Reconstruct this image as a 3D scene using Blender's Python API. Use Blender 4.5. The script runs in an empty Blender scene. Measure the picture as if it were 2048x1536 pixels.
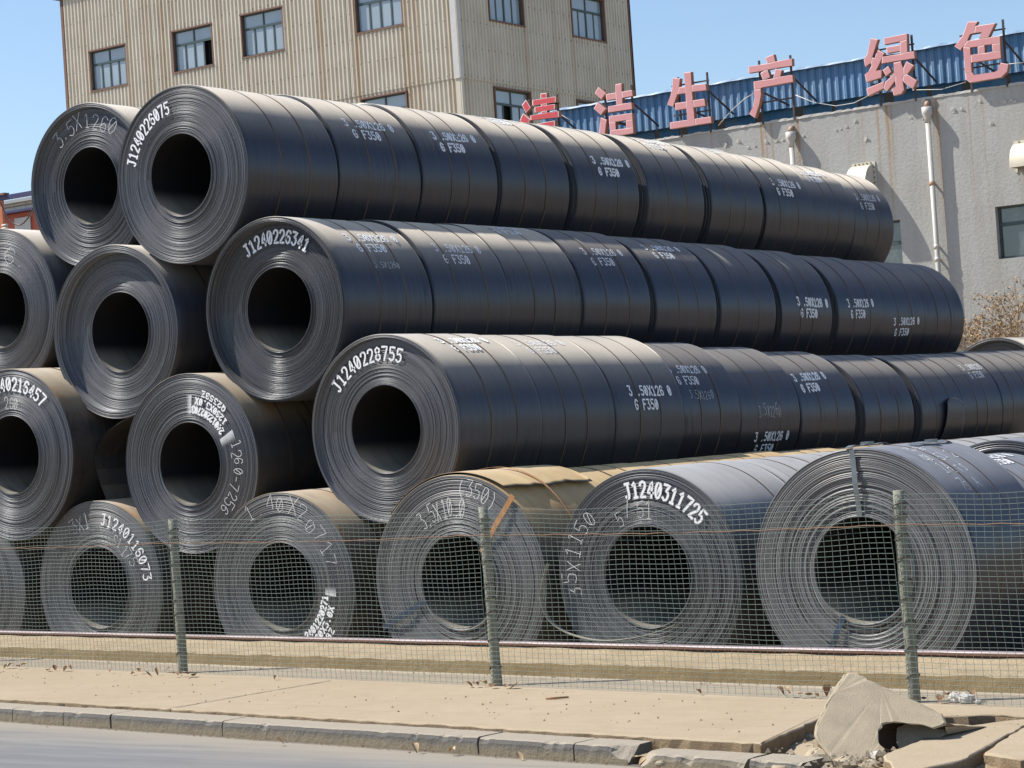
import bpy, math, random
import numpy as np
from mathutils import Vector, Matrix

# ---------------------------------------------------------------- camera, sky, sun, exposure
SC = bpy.context.scene
COL = SC.collection
YAW, PITCH, ROLL, CAMZ = math.radians(35.442), math.radians(1.316), math.radians(-3.848), 2.0066
_fw = Vector((-math.sin(YAW)*math.cos(PITCH), math.cos(YAW)*math.cos(PITCH), math.sin(PITCH)))
_rt = Vector((math.cos(YAW), math.sin(YAW), 0))
_up = _rt.cross(_fw)
_r = math.cos(ROLL)*_rt + math.sin(ROLL)*_up
_u = -math.sin(ROLL)*_rt + math.cos(ROLL)*_up
cam_data = bpy.data.cameras.new('camera')
cam_data.sensor_width = 36.0
cam_data.lens = 4437.0/2048*36
cam_data.clip_start = 0.1
cam_data.clip_end = 3000
cam = bpy.data.objects.new('camera', cam_data)
COL.objects.link(cam)
M3 = Matrix((_r, _u, -_fw)).transposed()
cam.matrix_world = Matrix.Translation((0, 0, CAMZ)) @ M3.to_4x4()
SC.camera = cam

SUN = Vector((-0.582, -0.235, 0.79)).normalized()        # direction towards the sun
sun_el = math.asin(SUN.z)
sun_az = math.atan2(SUN.x, SUN.y)                       # clockwise from +Y
world = bpy.data.worlds.new('World')
SC.world = world
world.use_nodes = True
wn = world.node_tree
bg = wn.nodes.get('Background') or wn.nodes.new('ShaderNodeBackground')
sky = wn.nodes.new('ShaderNodeTexSky')
sky.sky_type = 'NISHITA'
sky.sun_disc = False
sky.sun_elevation = sun_el
sky.sun_rotation = sun_az
sky.air_density = 1.0
sky.dust_density = 0.7
sky.ozone_density = 3.0
wn.links.new(sky.outputs[0], bg.inputs[0])
bg.inputs[1].default_value = 0.115
sl = bpy.data.lights.new('sun', 'SUN')
sl.energy = 5.0
sl.angle = math.radians(0.53)
sl.color = (1.0, 0.955, 0.88)
sun = bpy.data.objects.new('sun', sl)
COL.objects.link(sun)
sun.location = (0, 0, 40)
sun.rotation_euler = SUN.to_track_quat('Z', 'Y').to_euler()
SC.view_settings.view_transform = 'Standard'
SC.view_settings.look = 'None'
SC.view_settings.gamma = 1.0
SC.view_settings.use_curve_mapping = False
SC.view_settings.exposure = 0.5
SC.cycles.max_bounces = 6
SC.cycles.transparent_max_bounces = 12
SC.cycles.caustics_reflective = False
SC.cycles.caustics_refractive = False

rng = random.Random(7)
nr = np.random.RandomState(11)

# ---------------------------------------------------------------- helpers
def ray(x, y):
    return (x-1024)/4437.0*_r - (y-768)/4437.0*_u + _fw

def atY(x, y, Y):
    """point of the vertical plane Y = const seen at photo position x, y (used to survey outlines)"""
    d = ray(x, y)
    t = Y/d.y
    return Vector((d.x*t, Y, CAMZ+d.z*t))

def atZ(x, y, z):
    d = ray(x, y)
    t = (z-CAMZ)/d.z
    return Vector((d.x*t, d.y*t, z))

TH = math.radians(8.0)
EV = Vector((math.cos(TH), -math.sin(TH), 0))    # along the kerb, to the right
NV = Vector((math.sin(TH), math.cos(TH), 0))     # away from the road

def tn(t, n, z):
    return EV*t + NV*n + Vector((0, 0, z))

class MB:
    def __init__(s):
        s.v = []; s.f = []; s.m = []; s.sm = []
    def add(s, vs, fs, mi=0, smooth=False):
        o = len(s.v)
        s.v += [tuple(q) for q in vs]
        for f in fs:
            s.f.append(tuple(i+o for i in f)); s.m.append(mi); s.sm.append(smooth)
    def box(s, lo, hi, mi=0, fr=None):
        x0, y0, z0 = lo; x1, y1, z1 = hi
        vs = [Vector(q) for q in ((x0,y0,z0),(x1,y0,z0),(x1,y1,z0),(x0,y1,z0),(x0,y0,z1),(x1,y0,z1),(x1,y1,z1),(x0,y1,z1))]
        if fr is not None: vs = [fr @ q for q in vs]
        s.add(vs, [(0,3,2,1),(4,5,6,7),(0,1,5,4),(1,2,6,5),(2,3,7,6),(3,0,4,7)], mi)
    def tube(s, pts, r, n=6, mi=0, cap=True, smooth=True):
        pts = [Vector(q) for q in pts]
        rs = r if isinstance(r, (list, tuple)) else [r]*len(pts)
        vs = []
        for i, q in enumerate(pts):
            a = pts[max(0, i-1)]; b = pts[min(len(pts)-1, i+1)]
            d = (b-a)
            d = d.normalized() if d.length > 1e-9 else Vector((0,0,1))
            h = Vector((0,0,1)) if abs(d.z) < .9 else Vector((1,0,0))
            e1 = d.cross(h).normalized(); e2 = d.cross(e1)
            for k in range(n):
                an = 2*math.pi*k/n
                vs.append(q + (e1*math.cos(an)+e2*math.sin(an))*rs[i])
        fs = []
        for i in range(len(pts)-1):
            for k in range(n):
                k2 = (k+1) % n
                fs.append((i*n+k, i*n+k2, (i+1)*n+k2, (i+1)*n+k))
        s.add(vs, fs, mi, smooth)
        if cap:
            o = len(s.v)-len(vs)
            s.f.append(tuple(o+k for k in range(n))[::-1]); s.m.append(mi); s.sm.append(False)
            e = o+(len(pts)-1)*n
            s.f.append(tuple(e+k for k in range(n))); s.m.append(mi); s.sm.append(False)
    def prism(s, poly, depth, mi=0, mside=None):
        """poly: list of 3-D points (one plane), depth: vector"""
        poly = [Vector(q) for q in poly]; dv = Vector(depth)
        n = len(poly)
        vs = poly + [q+dv for q in poly]
        nrm = Vector((0,0,0))
        for i in range(n):
            nrm += (poly[i]-poly[0]).cross(poly[(i+1) % n]-poly[0])
        flip = nrm.dot(dv) > 0
        f0 = tuple(range(n)); f1 = tuple(range(n, 2*n))
        s.add(vs, [f0[::-1] if flip else f0, f1 if flip else f1[::-1]], mi)
        o = len(s.v)-2*n
        for i in range(n):
            j = (i+1) % n
            q = (o+i, o+j, o+n+j, o+n+i)
            s.f.append(q if flip else q[::-1]); s.m.append(mi if mside is None else mside); s.sm.append(False)
    def obj(s, name, mats, parent=None, loc=None, smooth=None):
        me = bpy.data.meshes.new(name)
        me.from_pydata(s.v, [], s.f)
        if not isinstance(mats, (list, tuple)): mats = [mats]
        for m in mats: me.materials.append(m)
        if len(mats) > 1: me.polygons.foreach_set('material_index', s.m)
        me.polygons.foreach_set('use_smooth', s.sm if smooth is None else [smooth]*len(s.f))
        me.update()
        return link(name, me, parent, loc)

def link(name, me, parent=None, loc=None):
    o = bpy.data.objects.new(name, me)
    COL.objects.link(o)
    if parent is not None:
        o.parent = parent
        if loc is None:
            p = parent; off = Vector((0,0,0))
            while p is not None:
                off += Vector(p.location); p = p.parent
            o.location = -off       # mesh given in world coordinates
        else:
            o.location = loc
    elif loc is not None:
        o.location = loc
    return o

def tag(o, label=None, cat=None, group=None, kind=None):
    if label: o['label'] = label
    if cat: o['category'] = cat
    if group: o['group'] = group
    if kind: o['kind'] = kind
    return o

def thing(name, loc, label, cat, group=None, kind=None):
    o = bpy.data.objects.new(name, None)
    o.empty_display_size = 0.2
    COL.objects.link(o)
    o.location = loc
    return tag(o, label, cat, group, kind)

# ---------------------------------------------------------------- materials
class NT:
    def __init__(s, name):
        s.m = bpy.data.materials.new(name); s.m.use_nodes = True
        s.t = s.m.node_tree; s.b = s.t.nodes['Principled BSDF']
        s.out = s.t.nodes['Material Output']
    def n(s, typ, **kw):
        nd = s.t.nodes.new('ShaderNode'+typ)
        for k, v in kw.items(): setattr(nd, k, v)
        return nd
    def l(s, a, b): s.t.links.new(a, b)
    def set(s, **kw):
        for k, v in kw.items():
            k = k.replace('_', ' ')
            inp = s.b.inputs[k]
            if hasattr(v, 'is_linked'): s.l(v, inp)
            else: inp.default_value = (*v, 1) if isinstance(v, tuple) and len(v) == 3 else v
        return s
    def coord(s, kind='Object'): return s.n('TexCoord').outputs[kind]
    def mapping(s, co, scale=(1,1,1), loc=(0,0,0)):
        m = s.n('Mapping'); s.l(co, m.inputs[0]); m.inputs['Scale'].default_value = scale
        if hasattr(loc, 'is_linked'): s.l(loc, m.inputs['Location'])
        else: m.inputs['Location'].default_value = loc
        return m.outputs[0]
    def noise(s, co, scale, detail=4, rough=.55, dist=0):
        n = s.n('TexNoise'); s.l(co, n.inputs['Vector'])
        n.inputs['Scale'].default_value = scale; n.inputs['Detail'].default_value = detail
        n.inputs['Roughness'].default_value = rough; n.inputs['Distortion'].default_value = dist
        return n.outputs[0]
    def ramp(s, v, stops):
        r = s.n('ValToRGB'); s.l(v, r.inputs[0]); el = r.color_ramp.elements
        while len(el) < len(stops): el.new(.5)
        for e, (p, c) in zip(el, stops):
            e.position = p; e.color = (c, c, c, 1) if isinstance(c, (int, float)) else (*c, 1)
        return r.outputs[0]
    def mix(s, f, a, b, mode='MIX'):
        m = s.n('Mix', data_type='RGBA', blend_type=mode)
        for sock, v in ((m.inputs[0], f), (m.inputs[6], a), (m.inputs[7], b)):
            if hasattr(v, 'is_linked'): s.l(v, sock)
            else: sock.default_value = (*v, 1) if isinstance(v, tuple) else v
        return m.outputs[2]
    def math(s, op, a, b=0.0, c=None, clamp=False):
        m = s.n('Math', operation=op, use_clamp=clamp)
        for i, v in enumerate((a, b) if c is None else (a, b, c)):
            if hasattr(v, 'is_linked'): s.l(v, m.inputs[i])
            else: m.inputs[i].default_value = v
        return m.outputs[0]
    def sep(s, co):
        x = s.n('SeparateXYZ'); s.l(co, x.inputs[0]); return x.outputs
    def bump(s, h, strength=.3, dist=.01):
        b = s.n('Bump'); s.l(h, b.inputs['Height'])
        b.inputs['Strength'].default_value = strength; b.inputs['Distance'].default_value = dist
        s.l(b.outputs[0], s.b.inputs['Normal']); return b
    def rand(s):
        return s.n('ObjectInfo').outputs['Random']
    def stripes(s, x, lst):
        """sum of soft stripes at fixed places: (pos, halfwidth, strength)"""
        acc = None
        for p, w, a in lst:
            d = s.math('ABSOLUTE', s.math('SUBTRACT', x, p))
            g = s.math('SUBTRACT', 1.0, s.math('DIVIDE', d, w), clamp=True)
            g = s.math('MULTIPLY', g, a)
            acc = g if acc is None else s.math('ADD', acc, g)
        return acc

def simple(name, col, rough=.6, metal=0.0, var=.25, scale=8, spec=.5, bump=0.0, bscale=40):
    k = NT(name)
    co = k.coord()
    n = k.noise(co, scale, 5, .6)
    dark = tuple(c*(1-var) for c in col); lite = tuple(min(1, c*(1+var)) for c in col)
    k.set(Base_Color=k.mix(n, dark, lite), Roughness=rough, Metallic=metal)
    k.b.inputs['Specular IOR Level'].default_value = spec
    if bump: k.bump(k.noise(co, bscale, 5, .6), bump, .02)
    return k.m

def mat_scale(name, side, top, dust_amt, rough=.46, metal=.80, patch=None, aniso=.90, sheen=.82, tint=(1.0, .90, .76)):
    """hot-rolled mill scale with fine circumferential streaks; dust lies on what faces up"""
    k = NT(name)
    co = k.coord()
    off = k.n('CombineXYZ'); r = k.rand()
    k.l(k.math('MULTIPLY', r, 37.0), off.inputs[1]); k.l(k.math('MULTIPLY', r, 11.0), off.inputs[0])
    va = k.n('VectorMath', operation='ADD'); k.l(co, va.inputs[0]); k.l(off.outputs[0], va.inputs[1])
    co2 = va.outputs[0]
    streak = k.noise(k.mapping(co2, (1.2, 70, 1.2)), 1.0, 6, .65)
    streak2 = k.noise(k.mapping(co2, (.7, 9, .7)), 1.0, 4, .6)
    cloud = k.noise(co2, 2.2, 5, .6)
    base = k.mix(k.ramp(streak, [(.3, 0.0), (.7, 1.0)]), tuple(c*.72 for c in side), tuple(c*1.3 for c in side))
    base = k.mix(k.math('MULTIPLY', k.ramp(streak2, [(.42, 0.0), (.68, 1.0)]), .45), base, (side[0]*1.35, side[1]*1.15, side[2]*1.0))
    geo = k.n('NewGeometry'); nz = k.sep(geo.outputs['Normal'])[2]
    up = k.n('MapRange', interpolation_type='SMOOTHSTEP'); k.l(nz, up.inputs[0])
    up.inputs[1].default_value = .22; up.inputs[2].default_value = .72
    dm = k.math('MULTIPLY', up.outputs[0], k.math('ADD', dust_amt*.62, k.math('MULTIPLY', cloud, dust_amt*.7)), clamp=True)
    topc = k.mix(k.ramp(streak2, [(.35, 0.0), (.7, 1.0)]), tuple(c*.85 for c in top), tuple(c*1.12 for c in top))
    col = k.mix(dm, base, topc)
    if patch:
        pm = k.ramp(k.noise(k.mapping(co2, (1.3, 1.0, 1.3)), 1.7, 6, .7, .6), [(.50, 0.0), (.62, 1.0)])
        col = k.mix(k.math('MULTIPLY', k.math('MULTIPLY', pm, k.math('ADD', .12, k.math('MULTIPLY', up.outputs[0], .88))), .8), col, patch)
    spots = k.ramp(k.noise(co2, 26, 3, .5), [(.70, 0.0), (.78, 1.0)])
    col = k.mix(k.math('MULTIPLY', spots, .22), col, (.10, .05, .025))
    # dark scuffs and smears left by handling
    sm = k.math('MULTIPLY', k.ramp(k.noise(k.mapping(co2, (2.2, 16, 2.2)), 1.0, 5, .75), [(.52, 0.0), (.60, 1.0)]), k.ramp(k.noise(co2, 1.1, 3, .5), [(.54, 0.0), (.64, 1.0)]))
    col = k.mix(k.math('MULTIPLY', sm, .62), col, tuple(c*.38 for c in side))
    k.set(Base_Color=col, Metallic=k.math('MULTIPLY', k.math('SUBTRACT', 1.0, dm), metal),
          Roughness=k.math('ADD', rough-.08, k.math('ADD', k.math('MULTIPLY', streak, .16), k.math('MULTIPLY', dm, .30))))
    k.b.inputs['Diffuse Roughness'].default_value = 0.6
    tg = k.n('Tangent', direction_type='RADIAL', axis='Y')
    k.l(tg.outputs[0], k.b.inputs['Tangent'])
    k.b.inputs['Anisotropic'].default_value = aniso
    # thin dust film, strongest where it can settle
    k.l(k.math('MULTIPLY', k.math('ADD', .12, k.math('MULTIPLY', up.outputs[0], .88)), k.math('ADD', sheen*.75, k.math('MULTIPLY', cloud, sheen*.5))), k.b.inputs['Sheen Weight'])
    k.b.inputs['Sheen Roughness'].default_value = .55
    k.b.inputs['Sheen Tint'].default_value = (*tint, 1)
    k.b.inputs['Anisotropic Rotation'].default_value = .25
    h = k.math('ADD', streak, k.math('MULTIPLY', streak2, .8))
    k.bump(h, .10, .004)
    return k.m

def mat_face(name, lo, hi, rough=.46, metal=.32, rust=0.0):
    """edges of the wraps: concentric grain, grooves run round the coil axis (local x/z, centre in attribute-free polar form)"""
    k = NT(name)
    co = k.coord()
    x, y, z = k.sep(co)
    rad = k.math('SQRT', k.math('ADD', k.math('MULTIPLY', x, x), k.math('MULTIPLY', z, z)))
    rn = k.rand()
    cv = k.n('CombineXYZ'); k.l(k.math('MULTIPLY', rad, 170.0), cv.inputs[0]); k.l(k.math('MULTIPLY', rn, 90.0), cv.inputs[1])
    ang = k.math('ARCTAN2', z, x)
    k.l(k.math('MULTIPLY', ang, .25), cv.inputs[2])
    ring = k.noise(cv.outputs[0], 1.0, 3, .7)
    cv2 = k.n('CombineXYZ'); k.l(k.math('MULTIPLY', rad, 18.0), cv2.inputs[0]); k.l(k.math('MULTIPLY', rn, 50.0), cv2.inputs[1]); k.l(ang, cv2.inputs[2])
    band = k.noise(cv2.outputs[0], 1.0, 4, .6)
    grit = k.noise(co, 90, 4, .7)
    f = k.math('ADD', k.math('MULTIPLY', ring, .75), k.math('MULTIPLY', grit, .25))
    col = k.mix(k.ramp(f, [(.33, 0.0), (.62, 1.0)]), lo, hi)
    col = k.mix(k.math('MULTIPLY', k.ramp(band, [(.35, 1.0), (.62, 0.0)]), .3), col, tuple(c*.55 for c in lo))
    if rust:
        rm = k.ramp(k.noise(co, 3.2, 6, .65), [(.52, 0.0), (.75, 1.0)])
        col = k.mix(k.math('MULTIPLY', rm, rust), col, (.16, .085, .04))
    k.set(Base_Color=col, Metallic=metal, Roughness=k.math('ADD', rough-.1, k.math('MULTIPLY', grit, .2)))
    tg = k.n('Tangent', direction_type='RADIAL', axis='Y')
    k.l(tg.outputs[0], k.b.inputs['Tangent'])
    k.b.inputs['Sheen Weight'].default_value = .18; k.b.inputs['Sheen Roughness'].default_value = .6
    k.b.inputs['Anisotropic'].default_value = .65
    k.b.inputs['Anisotropic Rotation'].default_value = .25
    k.bump(ring, .22, .004)
    return k.m

M = {}
M['scale'] = mat_scale('mill_scale_steel', (.066, .070, .086), (.31, .28, .24), .5)
M['scale_dark'] = mat_scale('shade_dimmed_mill_scale', (.064, .070, .092), (.24, .23, .225), .35, rough=.42, sheen=.26)  # upper rows' shade put into the colour: duller tops, less dust and sheen
M['scale_dusty'] = mat_scale('ochre_dusted_steel', (.05, .048, .045), (.50, .34, .16), 1.0, patch=(.40, .24, .10), metal=.3, sheen=.35, tint=(1.0, .78, .46))
M['scale_rusty'] = mat_scale('rust_patched_steel', (.042, .041, .042), (.34, .27, .18), 1.0, patch=(.34, .18, .07), metal=.4, sheen=.35, tint=(1.0, .82, .58))
M['scale_grey'] = mat_scale('grey_dusted_steel', (.062, .064, .070), (.25, .245, .24), 1.0, metal=.5, sheen=.35, tint=(1, .97, .94))
M['scale_blue'] = mat_scale('bluish_plain_steel', (.050, .055, .075), (.17, .175, .20), 1.0, rough=.38, metal=.6, sheen=.16, tint=(.9, .93, 1.0))
M['face'] = mat_face('strip_edges', (.045, .047, .053), (.195, .197, .21))
M['face_dark'] = mat_face('oiled_strip_edges', (.026, .028, .032), (.105, .108, .118), rough=.34)
M['face_grey'] = mat_face('weathered_strip_edges', (.075, .075, .078), (.245, .243, .246), rust=.15, rough=.52)
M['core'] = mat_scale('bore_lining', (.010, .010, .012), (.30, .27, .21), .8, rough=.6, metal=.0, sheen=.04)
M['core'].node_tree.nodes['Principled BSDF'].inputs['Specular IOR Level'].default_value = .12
M['bore_rim'] = simple('dusty_bore_mouth', (.085, .078, .07), .5, .2, .2, 12)
M['strap'] = simple('browned_strapping', (.105, .066, .034), .6, .1, .4, 14)
M['strap_rust'] = simple('rusted_strapping', (.42, .21, .085), .7, .1, .35, 25)
M['strap_grey'] = simple('galvanised_strapping', (.17, .19, .20), .42, .4, .25, 20)
M['strap_blue'] = simple('blue_steel_strapping', (.045, .065, .10), .4, .3, .3, 20)

def mat_paint(name, col, core, gain):
    """sprayed paint: opaque along the stroke, thin overspray at its edges, broken by the surface"""
    k = NT(name)
    uv = k.n('UVMap')
    v = k.sep(uv.outputs[0])[1]
    d = k.math('ABSOLUTE', k.math('SUBTRACT', k.math('MULTIPLY', v, 2.0), 1.0))
    co = k.coord()
    gr = k.noise(co, 60, 4, .7)
    mr = k.n('MapRange', interpolation_type='SMOOTHSTEP')
    k.l(d, mr.inputs[0]); mr.inputs[1].default_value = core; mr.inputs[2].default_value = 1.0
    mr.inputs[3].default_value = 1.0; mr.inputs[4].default_value = 0.0
    a = k.math('MULTIPLY', mr.outputs[0], k.math('ADD', gain-.35, k.math('MULTIPLY', gr, .9)), clamp=True)
    k.set(Base_Color=col, Roughness=.6, Alpha=a)
    k.b.inputs['Sheen Weight'].default_value = .7; k.b.inputs['Sheen Roughness'].default_value = .6
    return k.m
M['paint'] = mat_paint('white_spray_paint', (.84, .84, .85), .30, 1.0)
M['paint_blur'] = mat_paint('blurred_white_paint', (.84, .84, .85), .05, .95)
M['paint_faint'] = mat_paint('worn_white_paint', (.78, .78, .80), .15, .68)
M['chalk'] = mat_paint('chalk_mark', (.68, .68, .67), .35, .70)
M['patch'] = mat_paint('white_overspray', (.82, .82, .83), .05, .55)
# ---------------------------------------------------------------- stroke lettering
GL = {
 '0': [[(2,6),(.9,5.6),(.1,4.2),(0,3),(.1,1.8),(.9,.4),(2,0),(3.1,.4),(3.9,1.8),(4,3),(3.9,4.2),(3.1,5.6),(2,6)], [(.7,.9),(3.3,5.1)]],
 'O': [[(2,6),(.9,5.6),(.1,4.2),(0,3),(.1,1.8),(.9,.4),(2,0),(3.1,.4),(3.9,1.8),(4,3),(3.9,4.2),(3.1,5.6),(2,6)]],
 '1': [[(.7,4.9),(2.1,6),(2.1,0)], [(.8,0),(3.4,0)]],
 '2': [[(.1,4.6),(.6,5.6),(2,6),(3.4,5.6),(3.9,4.5),(3.4,3.2),(0,0),(4,0)]],
 '3': [[(.1,6),(3.9,6),(1.8,3.6),(3.1,3.4),(3.9,2.5),(3.9,1.3),(3.1,.2),(1.5,0),(.1,.8)]],
 '4': [[(3,0),(3,6),(0,1.7),(4,1.7)]],
 '5': [[(3.8,6),(.5,6),(.3,3.3),(2.2,3.7),(3.5,3.1),(4,1.9),(3.4,.5),(1.8,0),(.1,.7)]],
 '6': [[(3.8,5.0),(3.1,5.8),(1.9,6),(.7,5.2),(.1,3.6),(0,1.8),(.6,.5),(2,0),(3.4,.5),(4,1.7),(3.5,2.9),(2.2,3.4),(.8,3),(.1,2.1)]],
 '7': [[(0,6),(4,6),(1.5,0)]],
 '8': [[(2,3.2),(.6,3.9),(.4,5.1),(2,6),(3.6,5.1),(3.4,3.9),(2,3.2),(.3,2.2),(.1,1),(2,0),(3.9,1),(3.7,2.2),(2,3.2)]],
 'J': [[(1.2,6),(3.8,6)], [(2.8,6),(2.8,1.3),(2,.2),(1,.1),(.1,1)]],
 'X': [[(0,6),(4,0)], [(4,6),(0,0)]],
 'G': [[(3.8,5),(2.9,5.9),(1.4,5.9),(.2,4.5),(0,3),(.2,1.3),(1.3,.1),(2.8,.1),(3.8,1.2),(3.8,2.8),(2.3,2.8)]],
 'F': [[(3.8,6),(.3,6),(.3,0)], [(.3,3.2),(3.1,3.2)]],
 'Q': [[(2,6),(.7,5.4),(.1,4),(.1,2),(.7,.6),(2,0),(3.3,.6),(3.9,2),(3.9,4),(3.3,5.4),(2,6)], [(2.4,1.6),(4,-.3)]],
 'B': [[(.2,0),(.2,6),(2.6,6),(3.5,5.4),(3.5,3.8),(2.5,3.1),(.2,3.1)], [(2.5,3.1),(3.8,2.3),(3.8,.8),(2.7,0),(.2,0)]],
 'Z': [[(0,6),(4,6),(0,0),(4,0)]],
 '.': [[(1.7,.1),(2.2,.45)]],
 '-': [[(.6,3),(3.4,3)]],
 '(': [[(3,6.4),(1.6,4.6),(1.5,1.6),(2.8,-.4)]],
 ')': [[(1,6.4),(2.4,4.6),(2.5,1.6),(1.2,-.4)]],
 '/': [[(.5,0),(3.5,6)]],
 ',': [[(2.2,.6),(1.6,-.7)]],
 'T': [[(0,6),(4,6)], [(2,6),(2,0)]],
 'A': [[(0,0),(2,6),(4,0)], [(.8,2),(3.2,2)]],
 'S': [[(3.8,5.2),(2.6,6),(1,5.8),(.3,4.6),(1.4,3.4),(3,2.8),(3.8,1.5),(2.8,.2),(1,.1),(.1,.9)]],
}

def glyph_lines(text, h, pitch, hand=0.0, rr=None, italic=0.0):
    """polylines of a line of text in (u, v) metres; pitch = advance per character"""
    out = []; u = 0.0
    cw = pitch*.66/4; ch = h/6
    for c in text:
        if c in GL:
            ju, jv, js = (0, 0, 1)
            if hand and rr: ju, jv, js = rr.uniform(-hand, hand)*pitch, rr.uniform(-hand, hand)*h, rr.uniform(1-hand, 1+hand)
            for pl in GL[c]:
                q = [(u+ju+(x*cw+italic*y*cw)*js, jv+y*ch*js) for x, y in pl]
                if hand and rr: q = [(a+rr.uniform(-.06, .06)*pitch*hand*4, b+rr.uniform(-.05, .05)*h*hand*4) for a, b in q]
                out.append(q)
        u += pitch
    return out

def ribbon_mesh(name, lines, width, fmap, mat, parent, loc, step=.02, lift=.0004):
    """ribbons along polylines; fmap(u, v, k) -> 3-D point, k = small lift so that crossing strokes do not share a plane"""
    vs = []; fs = []; uvs = []
    for li, pl in enumerate(lines):
        pts = []
        for (a, b) in zip(pl[:-1], pl[1:]):
            L = math.hypot(b[0]-a[0], b[1]-a[1]); m = max(1, int(L/step))
            for i in range(m): pts.append((a[0]+(b[0]-a[0])*i/m, a[1]+(b[1]-a[1])*i/m))
        pts.append(pl[-1])
        # lengthen ends by half the stroke
        def ext(p, q, e):
            L = math.hypot(p[0]-q[0], p[1]-q[1]) or 1e-6
            return (p[0]+(p[0]-q[0])/L*e, p[1]+(p[1]-q[1])/L*e)
        closed = math.hypot(pl[0][0]-pl[-1][0], pl[0][1]-pl[-1][1]) < 1e-6
        if not closed and len(pts) > 1:
            pts[0] = ext(pts[0], pts[1], width*.3); pts[-1] = ext(pts[-1], pts[-2], width*.3)
        n = len(pts); o = len(vs); k = lift*(1+li % 7)
        for i, p in enumerate(pts):
            a = pts[max(0, i-1)]; b = pts[min(n-1, i+1)]
            dx, dy = b[0]-a[0], b[1]-a[1]; L = math.hypot(dx, dy) or 1e-6
            nx, ny = -dy/L*width/2, dx/L*width/2
            vs.append(fmap(p[0]+nx, p[1]+ny, k)); vs.append(fmap(p[0]-nx, p[1]-ny, k))
        for i in range(n-1):
            fs.append((o+2*i, o+2*i+2, o+2*i+3, o+2*i+1))
            uvs += [(i/n, 0), ((i+1)/n, 0), ((i+1)/n, 1), (i/n, 1)]
    me = bpy.data.meshes.new(name)
    me.from_pydata([tuple(v) for v in vs], [], fs)
    me.materials.append(mat)
    ul = me.uv_layers.new(name='UVMap')
    ul.data.foreach_set('uv', [c for q in uvs for c in q])
    me.update()
    return link(name, me, parent, loc)

# ---------------------------------------------------------------- steel coils
def lathe(name, rad, ys, seg, mat, parent, loc, flip=False, smooth=True, wob=None, mats=None, mi=None):
    """rings: rad[i] (scalar or array over angle), ys[i] along the axis (local +y)"""
    th = np.linspace(0, 2*np.pi, seg, endpoint=False)
    n = len(rad)
    V = np.zeros((n, seg, 3))
    for i in range(n):
        r = rad[i] if np.ndim(rad[i]) else np.full(seg, rad[i])
        y = ys[i] if np.ndim(ys[i]) else np.full(seg, ys[i])
        V[i, :, 0] = r*np.cos(th); V[i, :, 1] = y; V[i, :, 2] = r*np.sin(th)
    idx = np.arange(n*seg).reshape(n, seg)
    a = idx[:-1]; b = np.roll(a, -1, 1); d = idx[1:]; c = np.roll(d, -1, 1)
    F = np.stack([a, b, c, d], -1).reshape(-1, 4)
    if flip: F = F[:, ::-1]
    me = bpy.data.meshes.new(name)
    me.vertices.add(n*seg); me.vertices.foreach_set('co', V.reshape(-1))
    me.loops.add(F.size); me.loops.foreach_set('vertex_index', F.reshape(-1).astype(np.int32))
    me.polygons.add(len(F))
    me.polygons.foreach_set('loop_start', np.arange(0, F.size, 4, dtype=np.int32))
    me.polygons.foreach_set('use_smooth', np.full(len(F), smooth))
    for m in (mats or [mat]): me.materials.append(m)
    if mi is not None: me.polygons.foreach_set('material_index', np.repeat(np.array(mi, np.int32), seg))
    me.update(calc_edges=True); me.validate()
    return link(name, me, parent, loc)

def coil_face(parent, loc, R, rb, seed, mat, nring, seg, lip=0.0, lipw=.03, gap_in=True, rough=.004):
    """the front: edges of the wraps as fine convex ridges, some standing out, loose wraps gaping"""
    rs = np.random.RandomState(seed)
    th = np.linspace(0, 2*np.pi, seg, endpoint=False)
    w = rs.uniform(.6, 1.7, nring)
    tot = R-rb
    # angular drift: each wrap a little thicker on one side
    ph = rs.uniform(0, 2*np.pi, nring); am = rs.uniform(0, .14, nring)
    T = w[:, None]*(1+am[:, None]*np.cos(th[None]-ph[:, None]))
    if gap_in:                      # loose inner wraps sag and gape at the bottom
        for i in range(1, 4):
            T[i] *= 1+1.3*np.clip(-np.sin(th+rs.uniform(-.5, .5)), 0, 1)**2
    T = T/T.sum(0)*tot
    edge = np.vstack([np.zeros(seg), np.cumsum(T, 0)])+rb
    y0 = np.cumsum(rs.normal(0, rough*.22, nring)); y0 -= np.linspace(y0[0], y0[-1], nring)
    y0 += rs.normal(0, rough*.38, nring)
    big = rs.rand(nring) < .06
    y0[big] += rs.uniform(-.018, .006, big.sum())
    y0 = np.clip(y0, -.03, .010)
    R_, Y_ = [], []
    if lip > 0:
        nl = max(3, int(nring*lipw/tot))
        y0[-nl:] = lip+rs.normal(0, .003, nl); y0[-nl] = lip*.75
    y0[:2] = y0[:2]*.3+.012
    deep = set([1, 2, 4]+[int(q) for q in rs.randint(5, nring-4, max(2, nring//14))]+[nring-3, nring-6]) if nring > 20 else set()
    for i in range(nring):
        a, b = edge[i], edge[i+1]
        t = b-a
        ridge = min(.0030, float(t.mean())*.32)
        yy = -y0[i]; gd = .004+.010*(rs.rand()**2); gw = .10
        if i in deep: gd = .055; gw = .30
        R_ += [a+t*.02, a+t*.10, a+t*.30, a+t*.5, a+t*(.80-gw), b-t*gw, b-t*(gw-.08 if gw > .2 else .02)]
        Y_ += [yy+ridge+gd, yy+ridge*.8, yy+ridge*.2, yy, yy+ridge*.2, yy+ridge*.8, yy+ridge+gd]
    return lathe('end_face', R_, Y_, seg, mat, parent, loc), (-max(y0[2:-max(3, int(nring*lipw/tot)) if lip > 0 else nring]))

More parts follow.
